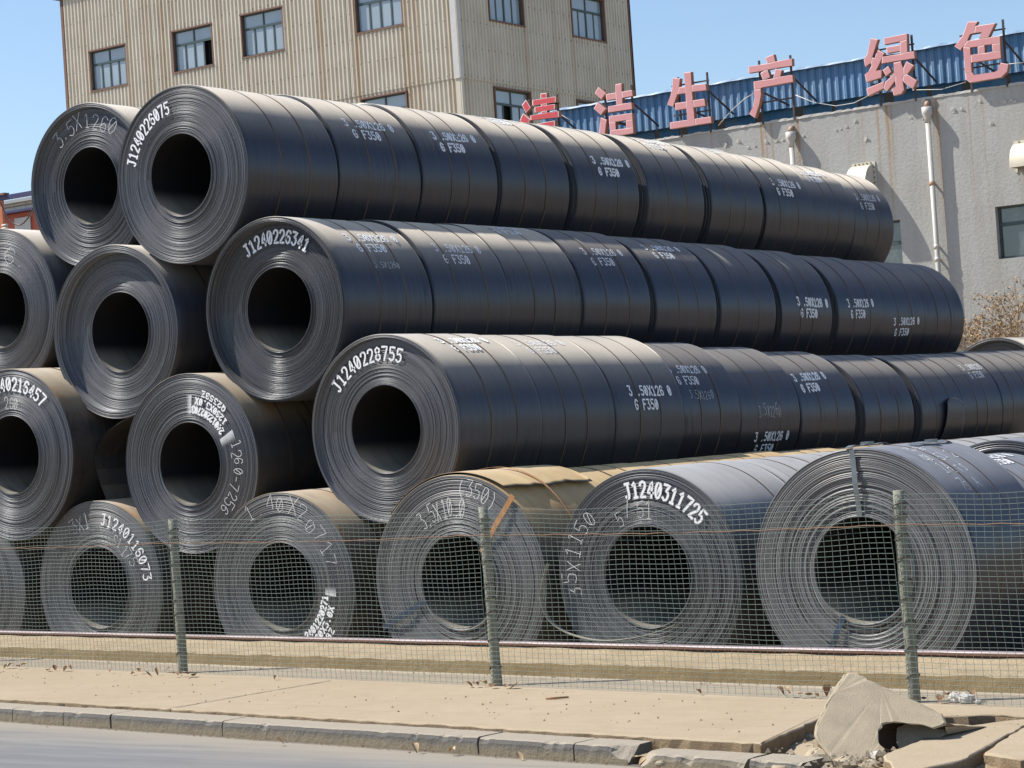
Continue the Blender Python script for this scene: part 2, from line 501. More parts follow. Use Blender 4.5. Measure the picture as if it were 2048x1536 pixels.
def ring_strap(parent, loc, R, s, w, mat, seg=96, proud=.0022):
    lathe('strap', [R+.0002, R+proud, R+proud, R+.0002], [s-w/2-.0006, s-w/2, s+w/2, s+w/2+.0006], seg, mat, parent, loc, flip=False, smooth=False)

def coil(col, no, X, Y, Zc, R, rb, L, label, body='scale', face='face', nring=10, seg=96, lip=0.0, lipw=.03,
         straps=((.36, 'strap'), (.68, 'strap')), seed=None, gap_in=True, rough=.004, group='hot-rolled steel coils stacked in the yard'):
    seed = seed if seed is not None else col*31+no*7+1
    rs = random.Random(seed)
    Y += lip; L -= lip
    root = thing('steel_coil', (X, Y, Zc-R), label, 'steel coil', group)
    loc = (0, 0, R)
    sg = seg
    front = -lip if lip > 0 else 0.0
    w = rs.uniform(0, 6.28)
    th = np.linspace(0, 2*np.pi, sg, endpoint=False)
    wv = .0018*np.sin(th*2+w)+.0012*np.sin(th*5+w*2)
    Rw = R+wv
    # outer shell with rounded arrises, back ring, and lining of the bore
    yb = [front+.0, front+.004, .03, L*.33, L*.66, L-.03, L-.004, L]
    rr = [Rw-.004, Rw, Rw, Rw+.0008, Rw+.0004, Rw, Rw, Rw-.004]
    lathe('outer_wrap', rr, yb, sg, M[body], root, loc, flip=True)
    nb = 9
    rbk = []; ybk = []
    for i in range(nb):
        f = i/(nb-1); rbk.append(R-.004-(R-.004-rb)*f); ybk.append(L-(.006 if i % 2 else 0)+rs.uniform(-.006, .006)*(0 < i < nb-1))
    lathe('back_face', rbk, ybk, sg, M['face_dark'], root, loc, flip=True, smooth=False)
    fo, ytop = coil_face(root, loc, R-.004, rb, seed, M[face], nring, sg, lip, lipw, gap_in, rough)
    bw = rb+.006*np.cos(th-rs.uniform(0, 6.28))*.5
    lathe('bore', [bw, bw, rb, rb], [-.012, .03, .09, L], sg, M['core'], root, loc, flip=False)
    for s, mt in straps:
        ring_strap(root, loc, R+.002, s*L, rs.choice((.014, .017, .020)), M[mt], sg)
    return dict(root=root, loc=loc, R=R, rb=rb, L=L, ytop=ytop, seed=seed, X=X, Y=Y, Z=Zc)

def cyl_text(ci, lines, a0, s0, h=.090, lead=.137, pitch=.0685, width=.027, name='painted_mark', mat='paint', hand=0, italic=0):
    """each line of the mark is a part of its own"""
    R = ci['R']+.0035
    rr = random.Random(ci['seed']+5)
    tilt = rr.uniform(-.03, .03)
    for li, (tx, du) in enumerate(lines):
        pls = [[(u+du, v-li*lead+u*tilt) for u, v in pl] for pl in glyph_lines(tx, h, pitch, hand, rr, italic)]
        def fm(u, v, k):
            a = math.radians(a0)+(v-h/2)/R
            return ((R+k)*math.cos(a), s0+u, (R+k)*math.sin(a))
        ribbon_mesh(name, pls, width, fm, M[mat], ci['root'], ci['loc'])

def spec_text(ci, a0, s0=.32):
    """the two-line size mark every coil of the lot carries on its side"""
    j = random.Random(ci['seed']).uniform(-.012, .012)
    rv = random.Random(ci['seed']+77)
    mt = rv.choice(('paint', 'paint', 'paint', 'paint_blur', 'paint_faint'))
    return cyl_text(ci, [('3 .50X126 0', 0), ('G F350', .058)], a0, s0-.03+j, h=.090*rv.uniform(.95, 1.06), pitch=.0685*rv.uniform(.96, 1.04),
                    width=.040 if mt == 'paint_blur' else rv.uniform(.023, .029), mat=mt)

def face_text(ci, text, th0, rho, h=.105, pitch=.072, width=.026, inward=False, name='painted_number', mat='paint', hand=0, th1=None, off=0.0):
    """text bent round the axis; th0 = angle (deg) of the first character's middle, rho = mid height of the characters"""
    rr = random.Random(ci['seed']+9)
    if th1 is not None:
        pitch = abs(math.radians(th1-th0))*rho/max(1, len(text)-1)
    pls = glyph_lines(text, h, pitch, hand, rr)
    y = ci['ytop']-.004-off
    def fm(u, v, k):
        u -= pitch*.33
        if inward:
            a = math.radians(th0)+u/rho; r = rho+h/2-v
        else:
            a = math.radians(th0)-u/rho; r = rho-h/2+v
        return (r*math.cos(a), y-k, r*math.sin(a))
    return ribbon_mesh(name, pls, width, fm, M[mat], ci['root'], ci['loc'])

def face_patch(ci, a0, a1, r0, r1, name='overspray_patch', mat='patch'):
    """soft white wedge left where the stencil's edge was"""
    vs = []; fs = []; uv = []
    n = 8; y = ci['ytop']-.003
    for i in range(n+1):
        r = r0+(r1-r0)*i/n
        for a in (a0, a1): vs.append((r*math.cos(math.radians(a)), y, r*math.sin(math.radians(a))))
    for i in range(n):
        fs.append((2*i, 2*i+1, 2*i+3, 2*i+2)); uv += [(0, .5), (0, 1), (1, 1), (1, .5)]
    me = bpy.data.meshes.new(name); me.from_pydata(vs, [], fs); me.materials.append(M[mat])
    ul = me.uv_layers.new(name='UVMap'); ul.data.foreach_set('uv', [c for q in uv for c in q]); me.update()
    return link(name, me, ci['root'], ci['loc'])

ORD = ['front', 'second', 'third', 'fourth', 'fifth', 'sixth', 'seventh', 'eighth', 'ninth', 'tenth', 'eleventh']

# --- topmost row, right-hand line (number J1240226075 at its head)
FS = dict(nring=84, seg=144)
def line_of(col, name, X, Zc, R0, starts, radii, Ls, marks, headlabel, head, bodies, tags, rb=.381, headrb=.38, strapsets=None, drift=0.0, dzs=None):
    out = []
    for i, y in enumerate(starts):
        R = radii[i]; L = Ls[i]
        j = random.Random(col*100+i)
        dx = 0 if i == 0 else j.uniform(-.012, .012)+drift*max(0, min(1, (i-2)/2))
        if i == 0:
            ci = coil(col, i, X, y, Zc-R0+R+(dzs[0] if dzs else 0), R, headrb, L, headlabel, body=bodies[i], **head)
        else:
            lab = f"{ORD[i]} steel coil of {name}"
            if i in tags: lab += ', '+tags[i]
            st = strapsets[i] if strapsets and i in strapsets else ((.33+j.uniform(-.05, .05), 'strap'), (.66+j.uniform(-.05, .05), 'strap'))
            nr_ = 22 if i > 0 and starts[i]-starts[i-1]-Ls[i-1] > .06 or radii[i] > radii[i-1]+.015 else 12
            ci = coil(col, i, X+dx, y, Zc-R0+R+(dzs[i] if dzs else 0), R, rb, L, lab, body=bodies[i], face='face_dark', nring=nr_, straps=st)
        if i in marks: spec_text(ci, *marks[i])
        out.append(ci)
    return out

def rest(starts, last=1.23):
    return [min(1.262, (starts[i+1]-starts[i]-.012) if i+1 < len(starts) else last) for i in range(len(starts))]

sT2 = [15.07, 16.38, 17.66, 19.01, 20.40, 21.86, 23.29, 24.68, 25.99, 27.19]
T2 = line_of(0, 'the topmost row', -14.33, 4.631, .835, sT2,
    [.835, .832, .838, .833, .836, .832, .836, .830, .800, .792], rest(sT2, 1.20),
    {1: (36.4, .33), 2: (31.5, .36), 3: (69, .36), 4: (24.5, .46), 5: (61, .50), 6: (69, .55), 7: (27, .36), 8: (49, .22), 9: (26, .25)},
    'front coil of the long topmost row, stencilled J1240226075 on its face', dict(face='face', rough=.004, **FS),
    ['scale']*10, {1: 'size mark high on its shoulder', 2: 'size mark just in the shade', 3: 'size mark on its sunlit top', 4: 'smudged size mark on its shaded side', 5: 'faded size mark on the sunlit top', 6: 'faint mark near the ridge', 7: 'clear size mark halfway up', 8: 'worn size mark in the sun', 9: 'far end with a rust spot'}, drift=.05, dzs=[0, .03, .036, .055, .045, .045, .016, .006, .022, 0])
face_text(T2[0], 'J1240226075', 163.5, .648, th1=101.5, h=.112, width=.025)

sR2 = [15.05, 16.35, 17.56, 18.85, 20.22, 21.60, 23.03, 24.52, 25.77, 27.01]
R2 = line_of(1, 'the second row', -13.289, 3.292, .836, sR2,
    [.836, .836, .838, .830, .832, .826, .822, .806, .795, .790], rest(sR2, 1.26),
    {0: (46, .33), 1: (37.8, .30), 2: (70, .40), 3: (40, .33), 4: (52, .35), 6: (8.3, .42), 7: (9.3, .30), 8: (-6.2, .34)},
    'dark coil stencilled J1240226341, second row from the top', dict(face='face_dark', lip=.085, lipw=.05, rough=.003, **FS),
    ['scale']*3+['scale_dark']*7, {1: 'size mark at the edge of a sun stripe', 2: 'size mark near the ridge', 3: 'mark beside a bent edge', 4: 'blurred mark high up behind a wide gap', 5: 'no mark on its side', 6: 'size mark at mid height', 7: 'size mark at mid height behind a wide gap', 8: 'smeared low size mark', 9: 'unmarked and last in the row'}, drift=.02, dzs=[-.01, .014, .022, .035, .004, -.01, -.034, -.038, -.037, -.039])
face_text(R2[0], 'J1240226341', 121, .66, th1=56, h=.115, width=.030)
cyl_text(R2[0], [('3.5X1260', 0)], 24, .45, h=.062, pitch=.047, width=.007, name='chalk_note', mat='chalk', hand=.10)

sS2 = [15.00, 16.23, 17.44, 18.66, 19.90, 21.24, 22.76, 24.22, 25.40, 26.62, 27.84]
S2 = line_of(2, 'the third row', -12.063, 2.145, .824, sS2,
    [.824, .826, .822, .768, .758, .742, .750, .752, .750, .748, .748], rest(sS2, 1.24),
    {0: (63, .36), 1: (61, .27), 2: (17.2, .30), 3: (37, .12), 4: (-17.5, .35), 5: (34, .12), 8: (46, .55)},
    'big coil stencilled J1240228755, head of the third row from the top', dict(face='face', lip=.03, lipw=.035, rough=.0035, **FS),
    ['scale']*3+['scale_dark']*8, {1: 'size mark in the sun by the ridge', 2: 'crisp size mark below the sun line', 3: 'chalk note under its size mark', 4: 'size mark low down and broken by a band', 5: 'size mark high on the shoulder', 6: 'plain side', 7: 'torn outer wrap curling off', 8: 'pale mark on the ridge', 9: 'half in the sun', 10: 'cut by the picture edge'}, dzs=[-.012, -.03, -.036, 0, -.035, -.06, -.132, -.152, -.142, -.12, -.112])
face_text(S2[0], 'J1240228755', 142, .655, th1=72, h=.115, width=.025)
cyl_text(S2[3], [('3.5X1260', 0)], 15, .28, h=.085, pitch=.058, width=.007, name='chalk_note', mat='chalk', hand=.12)
cyl_text(S2[4], [('3.5X1260', 0)], 3, .36, h=.12, pitch=.062, width=.007, name='chalk_note', mat='chalk', hand=.14)

# --- left-hand heads
T1 = line_of(3, 'the leftmost topmost line', -16.024, 4.758, .817, [15.505, 16.80], [.817, .815], [1.25, 1.25], {},
    'leftmost coil of the topmost row, chalked 3.5X1260 on its face', dict(face='face', lip=.05, lipw=.045, rough=.006, **FS), ['scale']*2, {})
face_text(T1[0], '3.5X1260', 131, .645, th1=58, h=.15, width=.009, name='chalk_note', mat='chalk', hand=.16)
R1 = line_of(4, 'the line behind the unmarked coil', -15.31, 3.243, .832, [15.045, 16.33], [.832, .825], [1.25, 1.25], {},
    'unmarked coil between the topmost pair and the stencil-blocked coil below', dict(face='face', lip=.085, lipw=.07, rough=.003, **FS), ['scale']*2, {})
R0 = line_of(5, 'the second-level line at the left edge', -17.23, 3.622, .826, [15.355, 16.65], [.826, .82], [1.25, 1.25], {},
    'coil cut by the left edge, behind and below the topmost left one', dict(face='face', rough=.004, **FS), ['scale']*2, {})
face_text(R0[0], '-6.', 92, .58, th1=50, h=.16, width=.008, name='chalk_note', mat='chalk', hand=.2)
S0 = line_of(6, 'the third-level line at the left edge', -16.493, 2.141, .840, [14.74, 16.03], [.840, .82], [1.25, 1.25], {},
    'coil at the left edge stencilled J1240216457 on its face', dict(face='face', rough=.005, **FS), ['scale_rusty']*2, {})
face_text(S0[0], 'J1240216457', 117, .69, th1=47, h=.12, width=.030)
face_text(S0[0], '260', 94, .50, th1=78, h=.11, width=.009, name='chalk_note', mat='chalk', hand=.12)
S1 = line_of(7, 'the line behind the stencil block', -14.262, 1.944, .832, [14.872, 16.17], [.832, .845], [1.25, 1.25], {},
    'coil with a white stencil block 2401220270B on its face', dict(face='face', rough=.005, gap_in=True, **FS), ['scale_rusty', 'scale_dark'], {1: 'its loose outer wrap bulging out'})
face_text(S1[0], '2401220270B', 33, .500, th1=80, h=.060, width=.024, inward=True)
face_text(S1[0], '1260X3.0X', 38, .585, th1=76, h=.056, width=.022, inward=True)
face_text(S1[0], 'Q235BZ', 46, .665, th1=70, h=.050, width=.020, inward=True)
face_patch(S1[0], 27, 16, .44, .62); face_patch(S1[0], 83, 90, .46, .63)
face_text(S1[0], '1260-7256', 14, .60, th1=-48, h=.115, width=.009, name='chalk_note', mat='chalk', hand=.14)
cyl_text(S1[1], [('1260', 0)], -4, .45, h=.13, pitch=.11, width=.008, name='chalk_note', mat='chalk', hand=.15)

# --- bottom row
B0 = line_of(8, 'the bottom line at the left edge', -17.52, .83, .82, [14.98, 16.3], [.82, .82], [1.25, 1.25], {},
    'bottom coil only its right rim showing at the left edge behind the fence', dict(face='face_grey', **FS), ['scale_rusty']*2, {})
B1 = line_of(9, 'the bottom line behind J1240116073', -15.482, .83, .823, [14.814, 16.12], [.823, .82], [1.25, 1.25], {},
    'bottom coil stencilled J1240116073, half shaded behind the fence', dict(face='face_grey', rough=.004, **FS), ['scale_rusty']*2, {}, headrb=.384)
face_text(B1[0], 'J1240116073', 80, .648, th1=8, h=.105, width=.020)
face_text(B1[0], '3X1', 118, .66, th1=100, h=.13, width=.008, name='chalk_note', mat='chalk', hand=.15)
face_text(B1[0], 'S1175', 62, .51, th1=26, h=.10, width=.008, name='chalk_note', mat='chalk', hand=.2)
B2 = line_of(10, 'the rust-topped bottom line', -13.03, .817, .826, [14.639, 15.94, 17.24], [.826, .826, .82], [1.25, 1.25, 1.25], {},
    'bottom coil with stencil block 2401220271 low on its right', dict(face='face_grey', rough=.005, **FS), ['scale_rusty']*3, {}, headrb=.385)
face_text(B2[0], '2401220271', -59, .50, th1=-12, h=.060, width=.024, inward=True)
face_text(B2[0], '1260X3.0X', -60, .585, th1=-20, h=.056, width=.022, inward=True)
face_text(B2[0], 'Q235BZ', -60, .665, th1=-36, h=.050, width=.020, inward=True)
face_patch(B2[0], -9, 0, .50, .62); face_patch(B2[0], -66, -58, .66, .76)
face_text(B2[0], '1.40X2', 116, .73, th1=66, h=.14, width=.008, name='chalk_note', mat='chalk', hand=.2)
face_text(B2[0], '0717', 54, .63, th1=18, h=.12, width=.008, name='chalk_note', mat='chalk', hand=.2)
sB3 = [14.441, 15.74, 17.02, 18.31, 19.60, 20.90, 22.2, 23.5, 24.8, 26.1]
B3 = line_of(11, 'the ochre-dusted bottom line', -10.938, .847, .870, sB3,
    [.870, .855, .85, .85, .84, .83, .80, .79, .79, .79], rest(sB3, 1.25), {},
    'ochre-topped bottom coil chalked 3.5X10.0 (350) with an orange strap', dict(face='face_grey', rough=.004, straps=(), nring=44, seg=160), ['scale_dusty']*10,
    {}, headrb=.382)
face_text(B3[0], '3.5X10.0', 124, .60, th1=82, h=.15, width=.010, name='chalk_note', mat='chalk', hand=.12)
face_text(B3[0], '(350)', 84, .755, th1=58, h=.13, width=.010, name='chalk_note', mat='chalk', hand=.12)
sB4 = [14.462, 15.78, 17.1, 18.4, 19.7, 21.0]
B4 = line_of(12, 'the grey-topped bottom line', -9.132, .853, .830, sB4, [.830, .826, .825, .825, .825, .825], rest(sB4, 1.25), {1: (38, .30)},
    'bottom coil stencilled J1240311725 with a loose hoop hanging below its bore', dict(face='face', rough=.006, straps=((.72, 'strap'),), **FS), ['scale_grey']*6,
    {1: 'white size mark and pale sheen'}, headrb=.388)
face_text(B4[0], 'J1240311725', 101, .672, th1=41, h=.118, width=.030)
face_text(B4[0], '35X1150', 188, .70, th1=138, h=.13, width=.009, name='chalk_note', mat='chalk', hand=.14)
face_text(B4[0], 'H5/51', 124, .52, th1=84, h=.13, width=.008, name='chalk_note', mat='chalk', hand=.2)
sB5 = [14.327, 15.62, 16.86]
B5 = line_of(13, 'the bluish bottom line', -7.239, .876, .873, sB5, [.873, .800, .852], [1.26, 1.22, 1.25], {1: (78, .30)},
    'largest bottom coil at the right, grey strap down its face', dict(face='face_grey', rough=.006, straps=((.35, 'strap'), (.63, 'strap')), nring=34, seg=160), ['scale_blue']*3,
    {1: 'white mark on its top', 2: 'dark rim standing proud'})
cyl_text(B5[0], [('40.51 2', 0), ('1A.TS', .02), ('7S A', .05)], 62, .22, h=.10, lead=.17, pitch=.085, width=.008, name='chalk_note', mat='chalk', hand=.25)
cyl_text(B5[0], [('55.SS.S', 0), ('S5.55', .02)], 74, .30, h=.035, lead=.05, pitch=.05, width=.008, name='chalk_note', mat='chalk', hand=.3)
# coils of another stack, far behind at the right
FAR = [(-13.28, 31.06, 2.14, .83), (-14.15, 31.06, .82, .82), (-12.41, 31.06, .82, .82)]
for i, (x, y, z, R) in enumerate(FAR):
    coil(14, i, x, y, z, R, .381, 1.25, ['pale-faced coil of a far stack before the dry shrubs', 'left supporting coil of the far stack at the right', 'right supporting coil of the far stack at the right'][i],
         face='face', nring=40 if i == 0 else 12, lip=.08 if i == 0 else 0, lipw=.06, seg=112)
# ---------------------------------------------------------------- loose bands and torn wraps on the coils
def face_band(ci, p0, p1, w, mat, name='band', off=.012):
    """flat steel band laid over a coil's face between two surveyed points"""
    a = atY(*p0, ci['Y']); b = atY(*p1, ci['Y'])
    y = ci['Y']+ci['ytop']-off
    d = (b-a); d.y = 0; d.normalize(); sd = Vector((-d.z, 0, d.x))*w/2
    mb = MB(); n = 8; pr = None
    vs = []
    for i in range(n+1):
        f = i/n; q = a.lerp(b, f); q.y = y-.006*math.sin(f*math.pi)+.004*math.sin(f*9)
        vs += [q-sd, q+sd, q+sd+Vector((0, .003, 0)), q-sd+Vector((0, .003, 0))]
    fs = []
    for i in range(n):
        for k in range(4): fs.append((4*i+k, 4*i+(k+1) % 4, 4*i+4+(k+1) % 4, 4*i+4+k))
    mb.add(vs, fs)
    return mb.obj(name, mat, ci['root'])

def shell(ci, name, mat, fr, n=30, m=14, t=.005):
    """sheet patch following the coil: fr(u, v) -> (angle deg, s, extra radius)"""
    vs = []; fs = []
    for k in (0, t):
        for i in range(n+1):
            for j in range(m+1):
                a, s, e = fr(i/n, j/m); a = math.radians(a); r = ci['R']+e+k
                vs.append((r*math.cos(a), s, r*math.sin(a)))
    N = (n+1)*(m+1)
    for i in range(n):
        for j in range(m):
            q = (i*(m+1)+j, i*(m+1)+j+1, (i+1)*(m+1)+j+1, (i+1)*(m+1)+j)
            fs.append(q); fs.append(tuple(N+x for x in q[::-1]))
    rim = [i*(m+1) for i in range(n+1)]
    def wall(seq):
        for a, b in zip(seq[:-1], seq[1:]): fs.append((a, b, b+N, a+N))
    wall([i*(m+1) for i in range(n+1)]); wall([i*(m+1)+m for i in range(n+1)][::-1])
    wall(list(range(m+1))[::-1]); wall([n*(m+1)+j for j in range(m+1)])
    mb = MB(); mb.add(vs, fs, 0, True)
    return mb.obj(name, mat, ci['root'], ci['loc'])

def band_round(ci, a, s0, s1, w, mat, name='band', off=.006):
    """band lying along the top of a coil, parallel to its axis"""
    R = ci['R']+off; mb = MB(); n = 10; vs = []
    for i in range(n+1):
        s = s0+(s1-s0)*i/n; o = .004*math.sin(i*1.7)+(.01 if 0 < i < n else 0)
        for da, k in ((-w/2/R, 0), (w/2/R, 0), (w/2/R, .003), (-w/2/R, .003)):
            an = math.radians(a)+da; vs.append(((R+o+k)*math.cos(an), s, (R+o+k)*math.sin(an)))
    fs = [(4*i+k, 4*i+(k+1) % 4, 4*i+4+(k+1) % 4, 4*i+4+k) for i in range(n) for k in range(4)]
    fs += [(0, 1, 2, 3), tuple(4*n+k for k in (3, 2, 1, 0))]
    mb.add(vs, fs)
    # crimped seal
    an = math.radians(a); c = Vector(((R+.02)*math.cos(an), (s0+s1)/2, (R+.02)*math.sin(an)))
    mb.box(c-Vector((.03, .05, .012)), c+Vector((.03, .05, .012)))
    return mb.obj(name, mat, ci['root'], ci['loc'])

b5 = B5[0]
face_band(b5, (1706, 899), (1722, 1033), .040, M['strap_grey'])
face_band(b5, (1690, 1232), (1664, 1300), .042, M['strap_blue'])
band_round(b5, 93, -.01, .62, .05, M['strap_grey'])
band_round(b5, 78, .55, 1.22, .045, M['strap_grey'])
b3 = B3[0]
face_band(b3, (1028, 990), (964, 1104), .046, M['strap_rust'])
face_band(b3, (851, 1204), (768, 1256), .046, M['strap_blue'])
wr = random.Random(5)
wave = [wr.uniform(-2.2, 2.2) for _ in range(40)]
def flap_b3(u, v):
    w = wave[int(v*14) % 40]*.5+wave[int(v*6)+20]*.4
    return (54+w*(1-u)*.9+u*86, .004+v*1.24, .008+.030*(1-u)**3+.004*math.sin(v*11)*(1-u))
shell(b3, 'loose_wrap_end', M['scale_dusty'], flap_b3)
def strap_b3(u, v): return (20+u*85, .50+u*.06+v*.03, .056-.03*u)
shell(b3, 'strap', M['strap_rust'], strap_b3, 20, 1, .002)
# hoop of strapping hanging in front of the coil's lower half
b4 = B4[0]
M['band_pale'] = simple('pale_strapping', (.36, .345, .28), .5, .2, .2, 20)
hp = [(1096, 1128), (1086, 1165), (1083, 1200), (1099, 1240), (1140, 1268), (1200, 1281), (1265, 1276), (1320, 1262), (1352, 1249)]
mb = MB(); vs = []
hpp = [atY(x, y, b4['Y']-.06-.03*math.sin(i)) for i, (x, y) in enumerate(hp)]
dense = []
for i in range(len(hpp)-1):
    p0, p1, p2, p3 = hpp[max(0, i-1)], hpp[i], hpp[i+1], hpp[min(len(hpp)-1, i+2)]
    for k in range(6):
        t = k/6
        dense.append(.5*((2*p1)+(p2-p0)*t+(2*p0-5*p1+4*p2-p3)*t*t+(3*p1-p0-3*p2+p3)*t**3))
dense.append(hpp[-1])
for i, q in enumerate(dense):
    w = .022
    vs += [q+Vector((0, -w, 0)), q+Vector((0, w, 0)), q+Vector((.003, w, .004)), q+Vector((.003, -w, .004))]
mb.add(vs, [(4*i+k, 4*i+(k+1) % 4, 4*i+4+(k+1) % 4, 4*i+4+k) for i in range(len(dense)-1) for k in range(4)])
mb.obj('loose_band', M['band_pale'], b4['root'])
# outer wrap bulging off the coil behind the stencil-block head
lw = [(275, 828), (245, 842), (215, 862), (196, 888), (189, 912), (192, 940), (202, 972), (213, 1000), (222, 1018)]
q0 = [atY(x, y, 15.02) for x, y in lw]
vs = []
for q in q0: vs += [q, q+Vector((.004, 0, .004)), q+Vector((.004, 1.0, .004)), q+Vector((0, 1.0, 0))]
mb = MB(); mb.add(vs, [(4*i+k, 4*i+(k+1) % 4, 4*i+4+(k+1) % 4, 4*i+4+k) for i in range(len(q0)-1) for k in range(4)], 0, False)
mb.obj('loose_wrap', M['scale_rusty'], S1[0]['root'])
# torn tail curling off a coil of the third row
def torn(u, v):
    left = .60-.22*(1-u)**1.0
    return (-65+u*(74+5*math.sin(v*3.1)), left+v*(1.15-left), .006+.045*u*(1-v)**2+.010*u)
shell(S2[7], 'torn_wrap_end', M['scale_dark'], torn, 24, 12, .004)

# ---------------------------------------------------------------- ground
def mat_dirt(name, a, b, c, scale=1.0, rough=.95, bump=.5, pebble=True):
    k = NT(name); co = k.coord()
    n1 = k.noise(co, .5*scale, 6, .6); n2 = k.noise(co, 5*scale, 6, .65); n3 = k.noise(co, 60*scale, 4, .7)
    st = k.noise(k.mapping(co, (1.2, 14, 1)), 1.2, 4, .6)
    col = k.mix(k.ramp(n1, [(.35, 0.0), (.68, 1.0)]), a, b)
    col = k.mix(k.math('MULTIPLY', k.ramp(n2, [(.4, 0.0), (.7, 1.0)]), .55), col, c)
    col = k.mix(k.math('MULTIPLY', k.ramp(st, [(.5, 0.0), (.75, 1.0)]), .25), col, tuple(q*.7 for q in a))
    if pebble:
        pb = k.ramp(n3, [(.64, 0.0), (.70, 1.0)])
        col = k.mix(k.math('MULTIPLY', pb, .45), col, tuple(q*.45 for q in a))
    k.set(Base_Color=col, Roughness=rough)
    k.b.inputs['Specular IOR Level'].default_value = .2
    k.bump(k.math('ADD', n3, k.math('MULTIPLY', n2, 1.5)), bump, .02)
    return k.m
M['yard'] = mat_dirt('yard_dirt', (.28, .22, .15), (.34, .28, .20), (.25, .185, .12), bump=.6)
M['bank'] = mat_dirt('bank_dirt', (.36, .285, .18), (.41, .33, .22), (.27, .20, .115), bump=.8)
M['apron'] = mat_dirt('dusty_apron', (.37, .305, .22), (.42, .35, .255), (.33, .265, .18), bump=.25)
M['road'] = mat_dirt('worn_road', (.145, .145, .15), (.185, .183, .182), (.225, .205, .175), bump=.3)
def mat_road():
    k = NT('worn_road'); co = k.coord(); x, y, z = k.sep(co)
    n = k.math('ADD', k.math('MULTIPLY', x, math.sin(TH)), k.math('MULTIPLY', y, math.cos(TH)))
    rot = k.n('Mapping'); k.l(co, rot.inputs[0]); rot.inputs['Rotation'].default_value = (0, 0, TH); rot.inputs['Scale'].default_value = (.55, 7.0, 1)
    st = k.noise(rot.outputs[0], 1.0, 6, .65); n1 = k.noise(co, .7, 6, .6); n3 = k.noise(co, 75, 4, .7)
    col = k.mix(k.ramp(st, [(.3, 0.0), (.7, 1.0)]), (.135, .135, .14), (.20, .197, .195))
    col = k.mix(k.math('MULTIPLY', k.ramp(n1, [(.45, 0.0), (.7, 1.0)]), .5), col, (.225, .205, .175))
    g = k.n('MapRange', interpolation_type='SMOOTHSTEP'); k.l(k.math('ADD', n, k.math('MULTIPLY', k.math('SUBTRACT', st, .5), .7)), g.inputs[0]); g.inputs[1].default_value = 7.35; g.inputs[2].default_value = 8.05
    col = k.mix(k.math('MULTIPLY', g.outputs[0], .75), col, (.30, .26, .20))
    d = k.n('MapRange'); k.l(n, d.inputs[0]); d.inputs[1].default_value = 7.985; d.inputs[2].default_value = 8.03
    col = k.mix(k.math('MULTIPLY', d.outputs[0], .7), col, (.07, .06, .05))
    col = k.mix(k.math('MULTIPLY', k.ramp(n3, [(.62, 0.0), (.70, 1.0)]), .35), col, (.075, .073, .07))
    k.set(Base_Color=col, Roughness=.85); k.b.inputs['Specular IOR Level'].default_value = .25
    k.bump(n3, .3, .012); return k.m
M['road'] = mat_road()
M['slab'] = mat_dirt('tan_slab', (.335, .27, .185), (.375, .305, .215), (.305, .24, .16), bump=.22, pebble=True)
M['slab_edge'] = mat_dirt('broken_slab_edge', (.40, .30, .19), (.45, .34, .22), (.28, .19, .11), scale=3, bump=1.0)

def mat_kerb():
    k = NT('kerb_concrete'); co = k.coord()
    z = k.sep(co)[2]
    n1 = k.noise(co, 6, 6, .65); n2 = k.noise(co, 70, 4, .7); n3 = k.noise(k.mapping(co, (3, 3, 12)), 2.0, 5, .6)
    col = k.mix(n1, (.12, .108, .088), (.20, .178, .142))
    # dark scuffed upper strip and ochre splash below: dirt on the stone itself
    zz = k.math('ADD', z, k.math('MULTIPLY', k.math('SUBTRACT', n3, .5), .05))
    up = k.n('MapRange'); k.l(zz, up.inputs[0]); up.inputs[1].default_value = .43; up.inputs[2].default_value = .458
    lo = k.n('MapRange'); k.l(zz, lo.inputs[0]); lo.inputs[1].default_value = .45; lo.inputs[2].default_value = .41
    geo = k.n('NewGeometry'); nz = k.sep(geo.outputs['Normal'])[2]
    side = k.math('LESS_THAN', nz, .6)
    col = k.mix(k.math('MULTIPLY', k.math('MULTIPLY', up.outputs[0], side), .6), col, (.085, .083, .085))
    col = k.mix(k.math('MULTIPLY', k.math('MULTIPLY', lo.outputs[0], side), .65), col, (.26, .205, .125))
    col = k.mix(k.math('MULTIPLY', k.math('GREATER_THAN', nz, .6), .6), col, (.40, .34, .26))
    col = k.mix(k.math('MULTIPLY', k.ramp(n2, [(.6, 0.0), (.72, 1.0)]), .4), col, (.13, .115, .10))
    k.set(Base_Color=col, Roughness=.9)
    k.bump(k.math('ADD', n2, n1), .45, .015)
    return k.m
M['kerb'] = mat_kerb()

def fbm(x, y, seed=0):
    v = 0; a = 1
    for o in range(5):
        v += a*math.sin(x*1.7*(1.9**o)+seed*1.3+o*2.1+1.3*math.sin(y*1.1*(1.9**o)+o))*math.cos(y*1.9*(1.9**o)+seed+o*.7+.8*math.sin(x*1.2*(1.8**o)))
        a *= .55
    return v/2

ZR, ZS = .395, .50           # road, pavement
def sheet(name, ts, ns, zf, mat, kind='structure', parent=None):
    nt, nn = len(ts), len(ns); vs = []
    for t in ts:
        for n in ns: vs.append(tn(t, n, zf(t, n)))
    fs = [(i*nn+j, (i+1)*nn+j, (i+1)*nn+j+1, i*nn+j+1) for i in range(nt-1) for j in range(nn-1)]
    mb = MB(); mb.add(vs, fs, 0, True)
    o = mb.obj(name, mat, parent)
    if kind: tag(o, kind=kind)
    return o

FARN = 900
def spread(a, b, fine0, fine1, step):
    mid = list(np.arange(fine0, fine1, step))
    return [a, (a+fine0)/2.0, fine0-4, fine0-1]+mid+[fine1, fine1+1, fine1+4, (b+fine1)/2, b]

